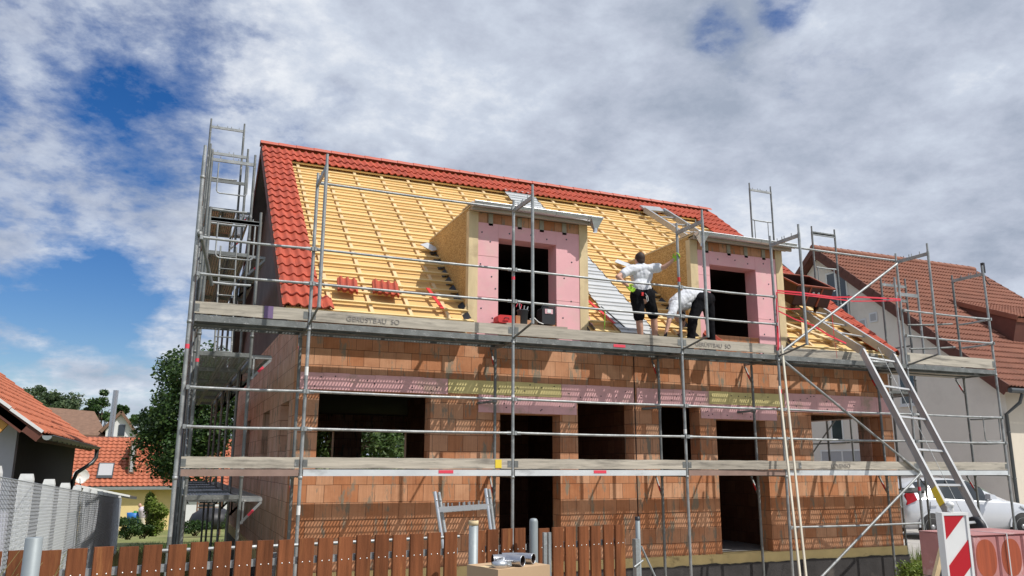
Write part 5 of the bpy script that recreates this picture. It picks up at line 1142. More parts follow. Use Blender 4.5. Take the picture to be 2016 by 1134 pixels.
def zroof(x): return LZ+(LX-x)*(dirU.z/-dirU.x)-.30
b = MB(); b.prism([(wxr, wy, -3), (wxr, wy, zroof(wxr)), (top_.x, wy, zroof(top_.x)), (q0.x+.5, wy, zroof(wxr)), (q0.x+.5, wy, -3)], (0, .25, 0)); b.build('gable_wall', M_stucco_l, ln)
b = MB(); b.box((wxr-.25, wy+.252, -3.2), (wxr, LY1-.5, zroof(wxr))); b.build('side_wall', M_stucco_d, ln)
b = MB(); b.box((q0.x+.5, LY1-.5, -3.2), (wxr-.252, LY1-.3, zroof(wxr))); b.build('rear_wall', M_stucco_d, ln)
b = MB(); b.bar((wxr-1.0, wy-.3, zroof(wxr)+.45), (wxr-1.0, wy-.02, zroof(wxr)+.45), .16, .16); b.build('purlin_end', M_verge, lroof)
# gutter along the eave, with rounded end and downpipe
b = MB(); seg = 8; vs = []
for yy in (LY0-.03, LY1+.03):
    for k in range(seg+1): a = math.pi+math.pi*k/seg; vs.append((LX+.07+math.cos(a)*.08, yy, LZ-.02+math.sin(a)*.08))
b.add(vs, [(k, k+1, seg+1+k+1, seg+1+k) for k in range(seg)], 0, True); b.add(vs, [tuple(range(seg+1)), tuple(range(seg+1, 2*seg+2))[::-1]], 1); b.tube([(LX+.15, LY0-.03, LZ-.02), (LX+.15, LY1+.03, LZ-.02)], .014, 6)
for k in range(14): yy = LY0+.3+k*.85; b.bar((LX-.05, yy, LZ-.05), (LX+.13, yy, LZ-.10), .03, .02)
b.build('gutter', [M_zdark, M_pipe], ln)
b = MB(); b.tube([(LX+.07, LY1-.2, LZ-.08), (LX+.07, LY1-.2, LZ-.32), (LX-.02, LY1-.25, LZ-.48), (wxr+.12, LY1-.6, LZ-.78), (wxr+.06, LY1-.62, LZ-1.0), (wxr+.06, LY1-.62, -2.9)], .06, 8); b.build('downpipe', M_zdark, ln)

# ================================================================== DISTANT HOUSES
def dp(u, v, D):
    d = (cF*F_PX + cR2*(u-1008) - cU2*(v-567))/F_PX; return C0+d*D
RY = 57.0
rh = gabled('distant_house', 'low cream house with bright red tiled roof and roof window beyond the lawn', (-2, 57, -4))
def XZ(u, v, Y=RY): p = at(u, v, Y=Y); return p.x, p.z
xl, ze = XZ(128, 958); xr, ze2 = XZ(386, 958); rx0 = at(118, 900, Y=RY+4).x
zr2 = at(250, 860, Y=RY+3.6).z; A_ = Vector((xl, RY, ze)); up = (Vector((xl, RY+3.6, zr2))-A_); UL = up.length; up.normalize(); nn_ = Vector((0, -up.z, up.y))
b = MB(); b.add([A_, A_+Vector((xr-xl+6, 0, 0)), A_+Vector((xr-xl+6, 0, 0))+up*UL, A_+up*UL]+[p-nn_*.2 for p in (A_, A_+Vector((xr-xl+6, 0, 0)), A_+Vector((xr-xl+6, 0, 0))+up*UL, A_+up*UL)], [(0, 1, 2, 3), (7, 6, 5, 4), (0, 4, 5, 1), (0, 3, 7, 4), (1, 5, 6, 2), (3, 2, 6, 7)]); r2_ = b.build('roof', M_verge, rh)
b = MB(); tiles(b, A_+nn_*.02, (1, 0, 0), up, nn_, xr-xl+6, int(UL/.33), period=.3, row=.33, amp=.035, lift=.06, nsub=5); b.build('roof_tiles', M_nbtile2, r2_)
b = MB(); b.bar(A_+Vector((0, -.1, -.12)), A_+Vector((xr-xl+6, -.1, -.12)), .16, .18); b.build('gutter', M_zinc, rh)
b = MB(); b.box((xl+.8, RY+.4, -4.6), (xr-2.6, RY+.7, ze-.1)); b.build('front_wall', M_cream, rh)
b = MB(); b.box((xr-2.6, RY+2.5, -4.6), (xr-.8, RY+2.7, ze-.1)); b.build('recess_wall', M_dark, rh)
b = MB(); b.box((xr-.8, RY+.4, -4.6), (xr+6, RY+.7, ze-.1)); b.build('front_wall', M_whitew, rh)
b = MB(); b.box((xl+.8, RY+.7, -4.6), (xr+6, RY+7, ze-.15)); b.build('rear_block', M_cream, rh)
def on_roof(u, v):
    d = cF*F_PX + cR2*(u-1008) - cU2*(v-567); t = (A_-C0).dot(nn_)/d.dot(nn_); return C0+d*t
w0, w1 = on_roof(189, 944), on_roof(226, 914); b = MB(); b.bar((w0+Vector((0, 0, 0)))+nn_*.08+Vector(((w1.x-w0.x)/2, 0, 0)), w1*0+Vector(((w0.x+w1.x)/2, w1.y, w1.z))+nn_*.08, w1.x-w0.x, .12, nn_); o = b.build('roof_window', M_zdark, rh)
c = MB(); m0 = Vector(((w0.x+w1.x)/2, w0.y, w0.z)); m1 = Vector(((w0.x+w1.x)/2, w1.y, w1.z)); c.bar(m0+(m1-m0)*.15+nn_*.15, m0+(m1-m0)*.92+nn_*.15, (w1.x-w0.x)*.86, .02, nn_); c.build('pane', M_shut, o)
w0, w1 = on_roof(252, 932), on_roof(272, 872); b = MB(); b.box((w0.x, w0.y-.2, w0.z), (w1.x, w1.y+1, w1.z)); o = b.build('dormer_window', M_brtile, rh)
c = MB(); c.box((w0.x+.08, w0.y-.23, w0.z+.1), (w1.x-.08, w0.y-.202, w1.z-.15)); c.build('shutter', M_shut, o)
b = MB(); q = on_roof(217, 858); b.tube([(q.x, q.y+.1, q.z-.5), (q.x+.05, q.y+.1, at(222, 768, Y=q.y).z)], .17, 12); b.build('flue_pipe', M_chrome, rh)
b = MB(); b.box((xr+.3, RY+.36, -3.5), (xr+1.2, RY+.399, -1.9)); b.build('window', M_glass, rh)
# balustrade stairs in front of white wall
b = MB(); x0s = at(388, 1000, Y=50).x
for k in range(7): b.bar((x0s, 50, at(388, 985+k*7, Y=50).z), (x0s+1.3, 50, at(388, 985+k*7, Y=50).z), .05, .06)
b.bar((x0s, 50, -4.2), (x0s, 50, -1.4), .08, .08); b.bar((x0s+1.3, 50, -4.2), (x0s+1.3, 50, -1.4), .08, .08); b.build('railing', M_brtile, None, 'brown wooden slat railing before a white wall, seen through the left scaffold', 'railing')
b = MB(); b.lathe((at(418, 1012, Y=47).x, 47, at(418, 1040, Y=47).z), [(0, 0), (1.0, 0), (1.15, .4), (1.0, .75), (.6, 1.0), (0, 1.05)], (0, 0, 1), 16); b.build('covered_barbecue', M_black, None, 'rounded black covered object on the far lawn behind the left scaffold', 'cover')
# canopy roof left of the cream house
cp = empty('carport', (-6, 46, -3.6), 'flat grey carport roof on posts beyond the wire fence', 'carport')
p = at(255, 976, Y=46); q = at(150, 955, Y=40); b = MB(); b.add([q, p, p+Vector((.3, 2, -.12)), q+Vector((0, 2, -.12))]+[w-Vector((0, 0, .14)) for w in (q, p, p+Vector((.3, 2, -.12)), q+Vector((0, 2, -.12)))], [(0, 1, 2, 3), (7, 6, 5, 4), (0, 4, 5, 1), (1, 5, 6, 2), (3, 2, 6, 7), (0, 3, 7, 4)]); b.build('roof_slab', M_zdark, cp)
b = MB(); b.bar(q+Vector((0, -.03, -.02)), p+Vector((0, -.03, -.02)), .05, .09); b.build('front_edge', M_whitew, cp)
for (u_) in (235,): w = at(u_, 985, Y=46.5); b = MB(); b.box((w.x-.07, 46.4, -4), (w.x+.07, 46.55, w.z)); b.build('post', M_zdark, cp)
# satellite dish
sd = empty('satellite_dish', (-5.5, 45, -3), 'white satellite dish with rusty stain in front of the red roof', 'satellite dish'); p = at(159.5, 937.5, Y=44)
b = MB(); b.lathe(p, [(.0, .10), (.18, .07), (.30, .015), (.345, -.02), (.355, -.02), (.31, .03), (.18, .095), (0, .125)], (-.15, 1, -.25), 24); b.build('dish', mat('stained_dish', (.72, .70, .66), .5, dirt=(.42, .16, .04), dscale=2.2, dthr=(.46, .56)), sd)
b = MB(); b.tube([p+Vector((0, .1, -.1)), p+Vector((0, .15, -.55)), p+Vector((0, .15, -1.8))], .03, 8); b.bar(p+Vector((0, -.02, -.33)), p+Vector((0, -.45, -.1)), .03, .03); b.build('mast', M_zdark, sd)
# brown-roofed house further back
Y2 = 86
bh = gabled('distant_house', 'grey white house with long brown roof behind the red roofed one', (-9, 86, -4))
def rp(u, v, Y=Y2): return at(u, v, Y=Y)
a0, a1, a2, a3 = rp(40, 797, 92), rp(196, 822-14, 92), rp(212, 856), rp(60, 842)
b = MB(); pts = [rp(20, 848), rp(212, 858), rp(186, 810, 92), rp(20, 795, 92)]; b.add(pts+[w-Vector((0, 0, .25)) for w in pts], [(0, 1, 2, 3), (7, 6, 5, 4), (0, 4, 5, 1), (1, 5, 6, 2), (3, 2, 6, 7), (0, 3, 7, 4)]); b.build('roof', M_brtile, bh)
b = MB(); x0_, x1_ = rp(30, 850).x, rp(205, 850).x; b.box((x0_, 86.6, -4.8), (x1_, 90, rp(205, 860).z-.1)); b.build('front_wall', M_beige, bh)
gh = gabled('distant_house', 'white gabled house wing with dark verge beside the steel flue', (-4, 84, -4))
g0, g1, g2, g3 = rp(205, 856, 84), rp(232, 812, 84), rp(272, 862, 84), rp(199, 870, 84)
b = MB(); xa, xb, xm, zp = rp(207, 860, 84).x, rp(268, 860, 84).x, rp(234, 860, 84).x, rp(234, 815, 84).z; zl_ = rp(207, 846, 84).z; zr3 = rp(268, 856, 84).z
b.prism([(xa, 84, -4.8), (xb, 84, -4.8), (xb, 84, zr3), (xm, 84, zp), (xa, 84, zl_)], (0, 5, 0)); b.build('gable_wall', M_whitew, gh)
b = MB(); b.bar((xb+.5, 83.8, zr3-.5), (xm, 83.8, zp+.2), .3, .25, (0, 0, 1)); b.bar((xa-.4, 83.8, zl_-.2), (xm, 83.8, zp+.2), .3, .25); 
b.add([(xb+.5, 83.7, zr3-.35), (xm, 83.7, zp+.35), (xm, 89, zp+.35), (xb+.5, 89, zr3-.35), (xa-.6, 83.7, zl_-.2), (xa-.6, 89, zl_-.2)], [(0, 3, 2, 1), (1, 2, 5, 4)]); b.build('roof', M_brtile, gh)
b = MB(); b.box((xm-.1, 83.93, rp(234, 858, 84).z), (xm+.45, 83.99, rp(234, 836, 84).z)); b.build('window', M_glass, gh)

# ================================================================== VEGETATION
tree('broadleaf_tree', (.6, 34, -3), 7, (.85, 34, 1.55), (2.25, 2.4, 3.05), 80, 34000, .15, M_leafd, 'large dark leafy cherry tree behind the left scaffold, overhanging the red roof', 'tree', None, 3)
tree('broadleaf_tree', (5.6, 30, -3), 7, (6.0, 30, .9), (3.6, 2.5, 2.6), 60, 20000, .17, M_leafm, 'green tree seen through the left window openings of the brick house', 'tree', None, 5)
tree('broadleaf_tree', (9, 36, -3), 7, (9, 36, 1.2), (3.4, 2.5, 2.6), 20, 5000, .22, M_leafm, 'green tree far behind the brick house, mostly hidden by it', 'tree', None, 6)
p = at(105, 775, Y=120); tree('distant_tree', (p.x, 120, -4), 10, (p.x, 120, p.z-2.0), (4.3, 4, 4.0), 26, 9000, .42, M_leafh, 'pale green rounded treetop above the brown roof, left one', 'tree', 'treetops beyond the houses', 8)
p = at(203, 795, Y=120); tree('distant_tree', (p.x, 120, -4), 10, (p.x, 120, p.z-.8), (3.0, 3, 2.5), 20, 5000, .42, M_leafd, 'dark treetop beside the steel flue above the brown roof', 'tree', 'treetops beyond the houses', 9)
p = at(255, 830, Y=110); tree('distant_tree', (p.x, 110, -4), 10, (p.x, 110, p.z-1.2), (3.2, 3, 2.6), 16, 4000, .42, M_leafm, 'green treetop right of the white gable, partly behind the cherry tree', 'tree', 'treetops beyond the houses', 10)
for (u, v, D, rx, rz, m, lab, sd_, n_) in ((255, 1040, 28.0, .5, .38, M_leafd, 'low dark green bush next to the end of the wire fence', 1, 2600), (281, 1044, 28.2, .42, .28, M_leafd, 'small dark shrub with pale flowers left of the bright bush', 2, 2000), (306, 1018, 28.6, .46, .66, M_leafb, 'bright yellow green bush in front of the cream wall', 3, 3800),
        (294, 1000, 29.2, .2, .62, M_leafb, 'slender upright shrub rising behind the bright bush', 6, 1500), (385, 1040, 33, .72, .30, M_leafd, 'wide dark bush behind the scaffold foot at the back of the lawn', 4, 3000), (458, 1030, 36, .5, .5, M_leafm, 'green bush at the far corner behind the gable wall', 5, 2200)):
    p = dp(u, v, D); bush('garden_bush', (p.x, p.y, p.z), (rx, rx, rz), n_, .085, m, lab, 'bush', None, sd_)
# grass stuff
def grass(nm, spots, n, h, m, label, sd_):
    rd = random.Random(sd_); b = MB()
    for _ in range(n):
        x0, x1, y0, y1 = rd.choice(spots); x, y = rd.uniform(x0, x1), rd.uniform(y0, y1); z = gz(x, y); hh = h*rd.uniform(.4, 1.2); a = rd.random()*6.28; lx, ly = rd.gauss(0, .25)*hh, rd.gauss(0, .25)*hh; w = .006+.004*rd.random()
        b.add([(x-math.cos(a)*w, y-math.sin(a)*w, z-.02), (x+math.cos(a)*w, y+math.sin(a)*w, z-.02), (x+lx, y+ly, z+hh)], [(0, 1, 2)])
    o = b.build(nm, m, None, kind='stuff'); tag(o, label, 'grass'); return o
grass('dry_grass', [(-.95, .8, 16, 24), (-.95, 0, 12, 18)], 9000, .38, M_straw, 'tall dry yellow grass along the foot of the wire fence', 1)
grass('lawn_grass', [(-.5, 2.0, 20, 34), (-1, 6, 26, 38)], 9000, .10, M_leafm, 'short green lawn grass on the left garden', 2)
grass('weed_grass', [(13.7, 15.3, 9.5, 14), (12.2, 15, 7.2, 9.5)], 5000, .35, M_leafb, 'green weeds growing at the right corner of the house', 3)
for (x, y, r_, h_, sd_, lab) in ((14.4, 11.9, .38, .40, 21, 'leafy weed clump at the right foot of the scaffold'), (12.3, 11.0, .3, .28, 22, 'small leafy weed in front of the dark base wall'), (13.9, 13.1, .35, .45, 23, 'tall weed clump behind the right house corner')):
    bush('weed_clump', (x, y, gz(x, y)+h_*.8), (r_, r_, h_), 1500, .06, M_leafb, lab, 'weeds', None, sd_)
# dry twigs bottom left
b = MB(); rd = random.Random(4)
for k in range(26):
    p = Vector((-.98+rd.uniform(-.25, .12), 5.2+rd.uniform(-.1, .3), -1.5)); pts = [p]; d = Vector((rd.uniform(-.3, .5), rd.uniform(-.2, .2), 1.2))
    for q in range(6): d += Vector((rd.gauss(0, .25), rd.gauss(0, .15), -.05)); pts.append(pts[-1]+d.normalized()*.19)
    b.tube(pts, .0035, 5, r2=.0012)
b.build('dry_twigs', M_straw, None, 'bare dry twigs tangled in front of the fence at the lower left edge', 'shrub')

# ================================================================== FOREGROUND RIGHT: BEACON AND PACKS
bc = empty('warning_beacon', (6.1, 5.0, -1.6), 'red and white striped warning beacon standing before the stacked packs', 'warning beacon')
x0c, zc = at(1853, 1012, Y=5).x, at(1853, 1012, Y=5).z; bw_, bh_ = .25, 1.0; yb0 = 5.0
Mc = Matrix.Translation((x0c, yb0, zc)) @ Matrix.Rotation(R(-8), 4, 'Z')
b = MB(); b.box((0, 0, -bh_), (bw_, .035, 0), 0, Mc); b.build('panel', M_white, bc)
b = MB(); fr = .018
for (a0, a1, c0, c1) in ((-.004, bw_+.012, -.012, .012), (-.004, .014, -bh_, -.0125), (bw_-.012, bw_+.012, -bh_, -.0125)): b.box((a0, -.010, c0), (a1, .06, c1), 0, Mc)
b.build('frame', M_white, bc)
def stripe(z0, z1):   # left edge spans z0..z1 (down), slopes up to the right
    w0, w1 = .016, bw_-.014; sh = .205
    poly = [(w0, z0), (w0, z1), (w1, z1+sh), (w1, z0+sh)]
    # clip at top
    out = []; lim = -.0145
    for i in range(4):
        a, c = poly[i], poly[(i+1) % 4]; ina, inc = a[1] <= lim, c[1] <= lim
        if ina: out.append(a)
        if ina != inc: t = (lim-a[1])/(c[1]-a[1]); out.append((a[0]+(c[0]-a[0])*t, lim))
    b = MB(); b.prism([Mc @ Vector((x, -.006, z)) for x, z in out], Mc.to_3x3() @ Vector((0, .005, 0))); b.build('red_stripe', mat('beacon_red', (.50, .012, .022), .35), bc)
stripe(0, -.205); stripe(-.415, -.625); stripe(-.835, -1.0)
b = MB(); b.lathe(Mc @ Vector((.115, .02, .012)), [(.0, 0), (.022, 0), (.028, .02), (.022, .045), (.035, .05), (.03, .075), (0, .09)], (0, 0, 1), 12); b.build('lamp_bracket', M_white, bc)
b = MB(); b.box((.0, -.12, -1.32), (.25, .2, -1.2), 0, Mc); b.bar(Mc @ Vector((.12, .03, -1.0)), Mc @ Vector((.12, .03, -1.25)), .06, .06); b.build('foot', M_black, bc)
b = MB(); b.bar(at(1860, 1060, Y=5.3), at(1838, 1150, Y=5.25), .05, .03, (0, -1, 0)); b.build('timber_prop', M_timber, None, 'slanting timber offcut leaning just left of the striped beacon', 'timber')
b = MB(); b.add([at(1866, 1062, Y=5.4), at(1843, 1150, Y=5.38), at(1900, 1150, Y=5.38), at(1900, 1062, Y=5.4)]+[w+Vector((0, .02, 0)) for w in (at(1866, 1062, Y=5.4), at(1843, 1150, Y=5.38), at(1900, 1150, Y=5.38), at(1900, 1062, Y=5.4))], [(0, 1, 2, 3), (7, 6, 5, 4), (0, 4, 5, 1), (3, 2, 6, 7), (0, 3, 7, 4)]); b.build('rubber_mat', M_black, None, 'black rubber sheet standing behind the striped beacon', 'rubber sheet')
xp0 = at(1914, 1070, Y=5.7).x; pw = (at(1964, 1070, Y=5.7).x-xp0); zt3 = at(1960, 1053, Y=5.7).z; ph = pw*1.22
names = {(-1, 0): 'leftmost pink wrapped pack of the top row, half hidden behind the beacon', (0, 0): 'pink wrapped pack of the top row, just right of the beacon', (1, 0): 'pink wrapped pack of the top row at the right edge, crossed by a strap',
         (2, 0): 'rightmost pink wrapped pack of the top row, outside the strap', (-1, 1): 'leftmost pink wrapped pack of the lower row behind the beacon', (0, 1): 'pink wrapped pack of the lower row, below the one right of the beacon', (1, 1): 'pink wrapped pack of the lower row at the right edge, below the strapped one', (2, 1): 'rightmost pink wrapped pack of the lower row'}
for (i, j), lab in names.items():
    if i < 0: continue
    x = xp0+i*pw; z = zt3-(j+1)*ph; root = empty('wrapped_pack', (x+pw/2, 5.7, z), lab, 'wrapped pack', 'stacked pink wrapped packs')
    b = MB(); e = .005; c_ = .016; rd = random.Random(i*5+j+60); A = [(x+e, z+e), (x+pw-e, z+e), (x+pw-e, z+ph-e), (x+e, z+ph-e)]
    for yy0, yy1 in ((5.7, 6.3),):
        b.add([(x+e+c_, yy0, z+e+c_), (x+pw-e-c_, yy0, z+e+c_), (x+pw-e-c_, yy0, z+ph-e-c_), (x+e+c_, yy0, z+ph-e-c_)]+[(p_[0], yy0+c_, p_[1]) for p_ in A]+[(p_[0], yy1, p_[1]) for p_ in A], [(0, 1, 2, 3), (0, 4, 5, 1), (1, 5, 6, 2), (2, 6, 7, 3), (3, 7, 4, 0), (4, 8, 9, 5), (5, 9, 10, 6), (6, 10, 11, 7), (7, 11, 8, 4), (11, 10, 9, 8)])
    b.build('wrapping', M_wrap, root)
    b = MB(); cxp, czp = x+pw/2+rd.uniform(-.006, .006), z+ph/2+rd.uniform(-.006, .006); k = 28; pts = []
    for q in range(k):
        a = 6.2832*q/k; ca, sa = math.cos(a), math.sin(a); pts.append((cxp+math.copysign(abs(ca)**.85, ca)*pw*.40, 5.6985, czp+math.copysign(abs(sa)**.85, sa)*ph*.41))
    b.prism(pts, (0, .004, 0)); b.build('opening_disc', M_disc, root)
b = MB(); b.box((xp0, 5.69, zt3+.0), (xp0+3*pw, 6.3, zt3+.006)); b.build('plastic_cover', M_wrap, None, 'thin pink plastic cover sheet over the stacked packs', 'cover sheet')
b = MB(); xs3 = xp0+pw*1.32; b.box((xs3, 5.68, zt3-1.0), (xs3+.014, 5.683, zt3+.01)); b.box((xs3, 5.68, zt3+.008), (xs3+.014, 6.3, zt3+.011)); b.build('strap', M_strap, None, 'pale plastic strap round the stack of pink packs', 'strap')
b = MB(); b.box((xp0, 5.7, -1.6), (xp0+3*pw, 6.3, zt3-2*ph-.002)); b.build('pallet_stack_base', M_wrap, None, 'bottom layer of the pink wrapped stack, below the picture edge', 'pallet load')

# ================================================================== THINGS IN THE DORMER OPENINGS AND ON THE DECK
wl = 12.05
tb = empty('tool_case', (5.0, 12.1, 2.12), 'red plastic tool case on the ledge of the left dormer window', 'tool case'); p0 = at(979, 634, Y=wl); p1 = at(1010, 620, Y=wl); zc0 = 2.27
zc0 = at(990, 637, Y=11.95).z; b = MB(); xa, xb = at(979, 630, Y=11.95).x, at(1009, 630, Y=11.95).x; zz0, zz1 = at(990, 636, Y=11.95).z, at(990, 621, Y=11.95).z
b.prism([(xa, 11.9, zz0+.02), (xa+.02, 11.9, zz0), (xb, 11.9, zz0), (xb, 11.9, zz1-.02), (xb-.03, 11.9, zz1), (xa+.03, 11.9, zz1), (xa, 11.9, zz1-.03)], (0, .22, 0)); b.build('shell', M_red, tb)
b = MB(); b.tube([(xa+.09, 11.885, zz0+.05), (xa+.10, 11.87, zz0+.075), (xa+.17, 11.87, zz0+.075), (xa+.18, 11.885, zz0+.05)], .008, 6); b.build('handle', M_black, tb)
b = MB(); b.box((4.9, 11.86, zz0-.14), (6.0, 12.18, zz0-.004)); b.build('ledge_board', M_timber_g, None, 'weathered board under the red tool case in front of the left dormer', 'board')
bk = empty('bucket', (5.3, 12.0, 2.1), 'dark grey bucket of tools in the left dormer opening', 'bucket'); p = at(1030, 636, Y=11.98); pr_ = at(1040, 636, Y=11.98); rr = pr_.x-p.x; zt4 = at(1030, 612, Y=11.98).z
b = MB(); b.lathe((p.x, 12.0, zz0-.0), [(0, 0), (rr*.82, 0), (rr, zt4-zz0), (rr*1.12, zt4-zz0), (rr*1.12, zt4-zz0+.012), (rr*.95, zt4-zz0), (rr*.8, .01)], (0, 0, 1), 24); b.build('pail', M_dgrey, bk)
b = MB()
for (a, c_, h_) in ((-.03, .0, .12), (.02, .03, .10), (.04, -.02, .08)): b.tube([(p.x+a, 12.0+c_, zt4-.05), (p.x+a*2.2, 12.0+c_, zt4+h_)], .010, 6)
b.build('tool_handle', M_galv, bk)
b = MB(); q0_ = at(1027, 600, Y=12.0); b.tube([Vector((p.x-.05, 12.0, zt4)), q0_, at(1020, 596, Y=12.0), at(1016, 604, Y=12.0)], .006, 6); b.build('cable', M_pred, None, 'thin red cable hanging from the bucket in the left dormer', 'cable')
rb = empty('site_radio', (5.9, 12.0, 2.1), 'black site radio box with pale panel, right in the left dormer opening', 'radio'); xa, xb = at(1065, 630, Y=12.05).x, at(1091, 630, Y=12.05).x; z0_, z1_ = at(1075, 639, Y=12.05).z, at(1075, 606, Y=12.05).z
b = MB(); b.prism([(xa, 12.0, z0_), (xb, 12.0, z0_), (xb, 12.0, z1_-.03), (xb-.03, 12.0, z1_), (xa+.03, 12.0, z1_), (xa, 12.0, z1_-.03)], (0, .22, 0)); b.build('housing', M_black, rb)
b = MB(); b.box((xa+.05, 11.992, z1_-.11), (xb-.05, 11.999, z1_-.03)); b.build('panel', mat('pale_pink_panel', (.75, .45, .48), .4), rb)
b = MB(); b.box((xa+.09, 11.986, z1_-.095), (xa+.16, 11.991, z1_-.035)); b.build('label_plate', M_white, rb)
b = MB(); b.tube([(xa, 12.02, z1_-.02), (xa+.01, 12.0, z1_+.02), (xb-.01, 12.0, z1_+.02), (xb, 12.02, z1_-.02)], .012, 6); b.build('carry_bar', M_dgrey, rb)
b = MB(); pts = [at(1048, 632, Y=11.95), at(1043, 628, Y=11.95), at(1052, 626, Y=11.95), at(1060, 634, Y=11.95), at(1070, 638, Y=11.93)]; b.tube(pts, .008, 6); b.build('cable', M_white, None, 'white coiled cable beside the radio on the left dormer ledge', 'cable')
b = MB(); xr0 = at(1015, 634, Y=11.95).x; b.box((xr0, 11.93, zz0), (xr0+.075, 12.07, zz0+.14)); b.build('brick_piece', M_brick, None, 'small orange brick between the red case and the bucket', 'brick')
for k, (u, v, rt, lab) in enumerate(((1402, 665, .1, 'roof tiles piled behind the bending worker, upper pile'), )):
    p = at(u, 668, Y=11.9)
    for q in range(3):
        o = loose_tile(0, 0, .12*q-.1, 2, 1, ('red roof tile in the pile right of the bending worker, %s' % ('bottom one', 'middle one', 'top one')[q]), 1, 'piled roof tiles', Vector((p.x+.03*q, 11.85, 2.09+.05*q)))
p = at(1270, 660, Y=11.85); loose_tile(0, 0, 1.2, 2, 1, 'red roof tile standing between the legs of the standing worker', 1, None, Vector((p.x, 11.9, 2.06)))
b = MB(); b.tube([at(1183, 603, Y=12.1), at(1248, 660, Y=11.9)], .012, 6); b.build('prop_rod', M_zdark, None, 'thin dark rod leaning on the white metal strip of the roof', 'rod')
b = MB(); b.tube([at(1191, 610, Y=11.9), at(1190, 648, Y=11.9)], .009, 6); b.build('green_cord', mat('lime_cord', (.25, .5, .05), .6), None, 'short lime green cord hanging near the roof right of the left dormer', 'cord')

# ================================================================== PEOPLE
def organic(name, prims, m, parent, vox=.011, smooth=3, mats=None):
    b = MB()
    for pr in prims:
        if pr[0] == 'c':
            _, p, q, r1, r2 = pr; p = Vector(p); q = Vector(q); d = (q-p); L = d.length; d = d.normalized() if L > 1e-6 else Vector((0, 0, 1)); prof = []
            for k in range(6): a = math.pi/2*k/5; prof.append((max(1e-4, r1*math.sin(a)), -r1*math.cos(a)))
            for k in range(6): a = math.pi/2*k/5; prof.append((max(1e-4, r2*math.cos(a)), L+r2*math.sin(a)))
            b.lathe(p, prof, d, 14)
        else:
            _, c, rad, rot = pr; c = Vector(c); nu, nv = 16, 10; vs = []
            for i in range(nv+1):
                ph = math.pi*i/nv
                for j in range(nu):
                    th = 2*math.pi*j/nu; v = Vector((math.sin(ph)*math.cos(th)*rad[0], math.sin(ph)*math.sin(th)*rad[1], math.cos(ph)*rad[2])); vs.append(c+(rot @ v if rot else v))
            b.add(vs, [(i*nu+j, (i+1)*nu+j, (i+1)*nu+(j+1) % nu, i*nu+(j+1) % nu) for i in range(nv) for j in range(nu)], 0, True)
    o = b.build(name, m, parent); md = o.modifiers.new('r', 'REMESH'); md.mode = 'VOXEL'; md.voxel_size = vox; md.use_smooth_shade = True
    if smooth: sm = o.modifiers.new('s', 'SMOOTH'); sm.iterations = smooth; sm.factor = .5
    dg = bpy.context.evaluated_depsgraph_get(); me = bpy.data.meshes.new_from_object(o.evaluated_get(dg)); o.modifiers.clear(); o.data = me
    me.polygons.foreach_set('use_smooth', [True]*len(me.polygons))
    if name in ('t_shirt', 'shorts', 'trousers', 'shirt'):
        amp = .009 if name == 't_shirt' else .007
        nl = [v.normal.copy() for v in me.vertices]; cl_ = [v.co.copy() for v in me.vertices]; out = []
        for q, vn in zip(cl_, nl):
            w = noise.noise(Vector((q.x*9, q.y*9, q.z*5)))*1.0+noise.noise(Vector((q.x*22+q.z*8, q.y*22, q.z*16-q.x*10)))*.55
            out += list(q+vn*w*amp*1.6)
        me.vertices.foreach_set('co', out); me.update()
    return o
def hand(wr, dr, sd_, curl=.6, s=1.0, thumb=1):
    """five fingers from the wrist; dr = palm direction, sd_ = sideways direction"""
    wr = Vector(wr); dr = Vector(dr).normalized(); sd_ = (Vector(sd_)-dr*Vector(sd_).dot(dr)).normalized(); nm_ = dr.cross(sd_)
    L = []; pal = wr+dr*.055*s
    for t in (-.03, -.01, .01, .03): L.append(('c', wr+sd_*t*.5*s, wr+dr*.08*s+sd_*t*s, .013*s, .0115*s))
    for k, (t, ln_) in enumerate(((-.033, .062), (-.011, .074), (.011, .07), (.033, .055))):
        p = wr+dr*.085*s+sd_*t*s; d1 = (dr*math.cos(curl)+nm_*math.sin(curl)); q = p+d1*ln_*.55*s; d2 = (dr*math.cos(curl*2.2)+nm_*math.sin(curl*2.2)); L += [('c', p, q, .0095*s, .009*s), ('c', q, q+d2*ln_*.5*s, .009*s, .0075*s)]
    p = wr+dr*.025*s+sd_*.028*s*thumb; q = p+(dr*.6+sd_*thumb*.7+nm_*.4).normalized()*.038*s; L += [('c', p, q, .012*s, .010*s), ('c', q, q+(dr*.8+nm_*.6).normalized()*.03*s, .010*s, .008*s)]
    return L
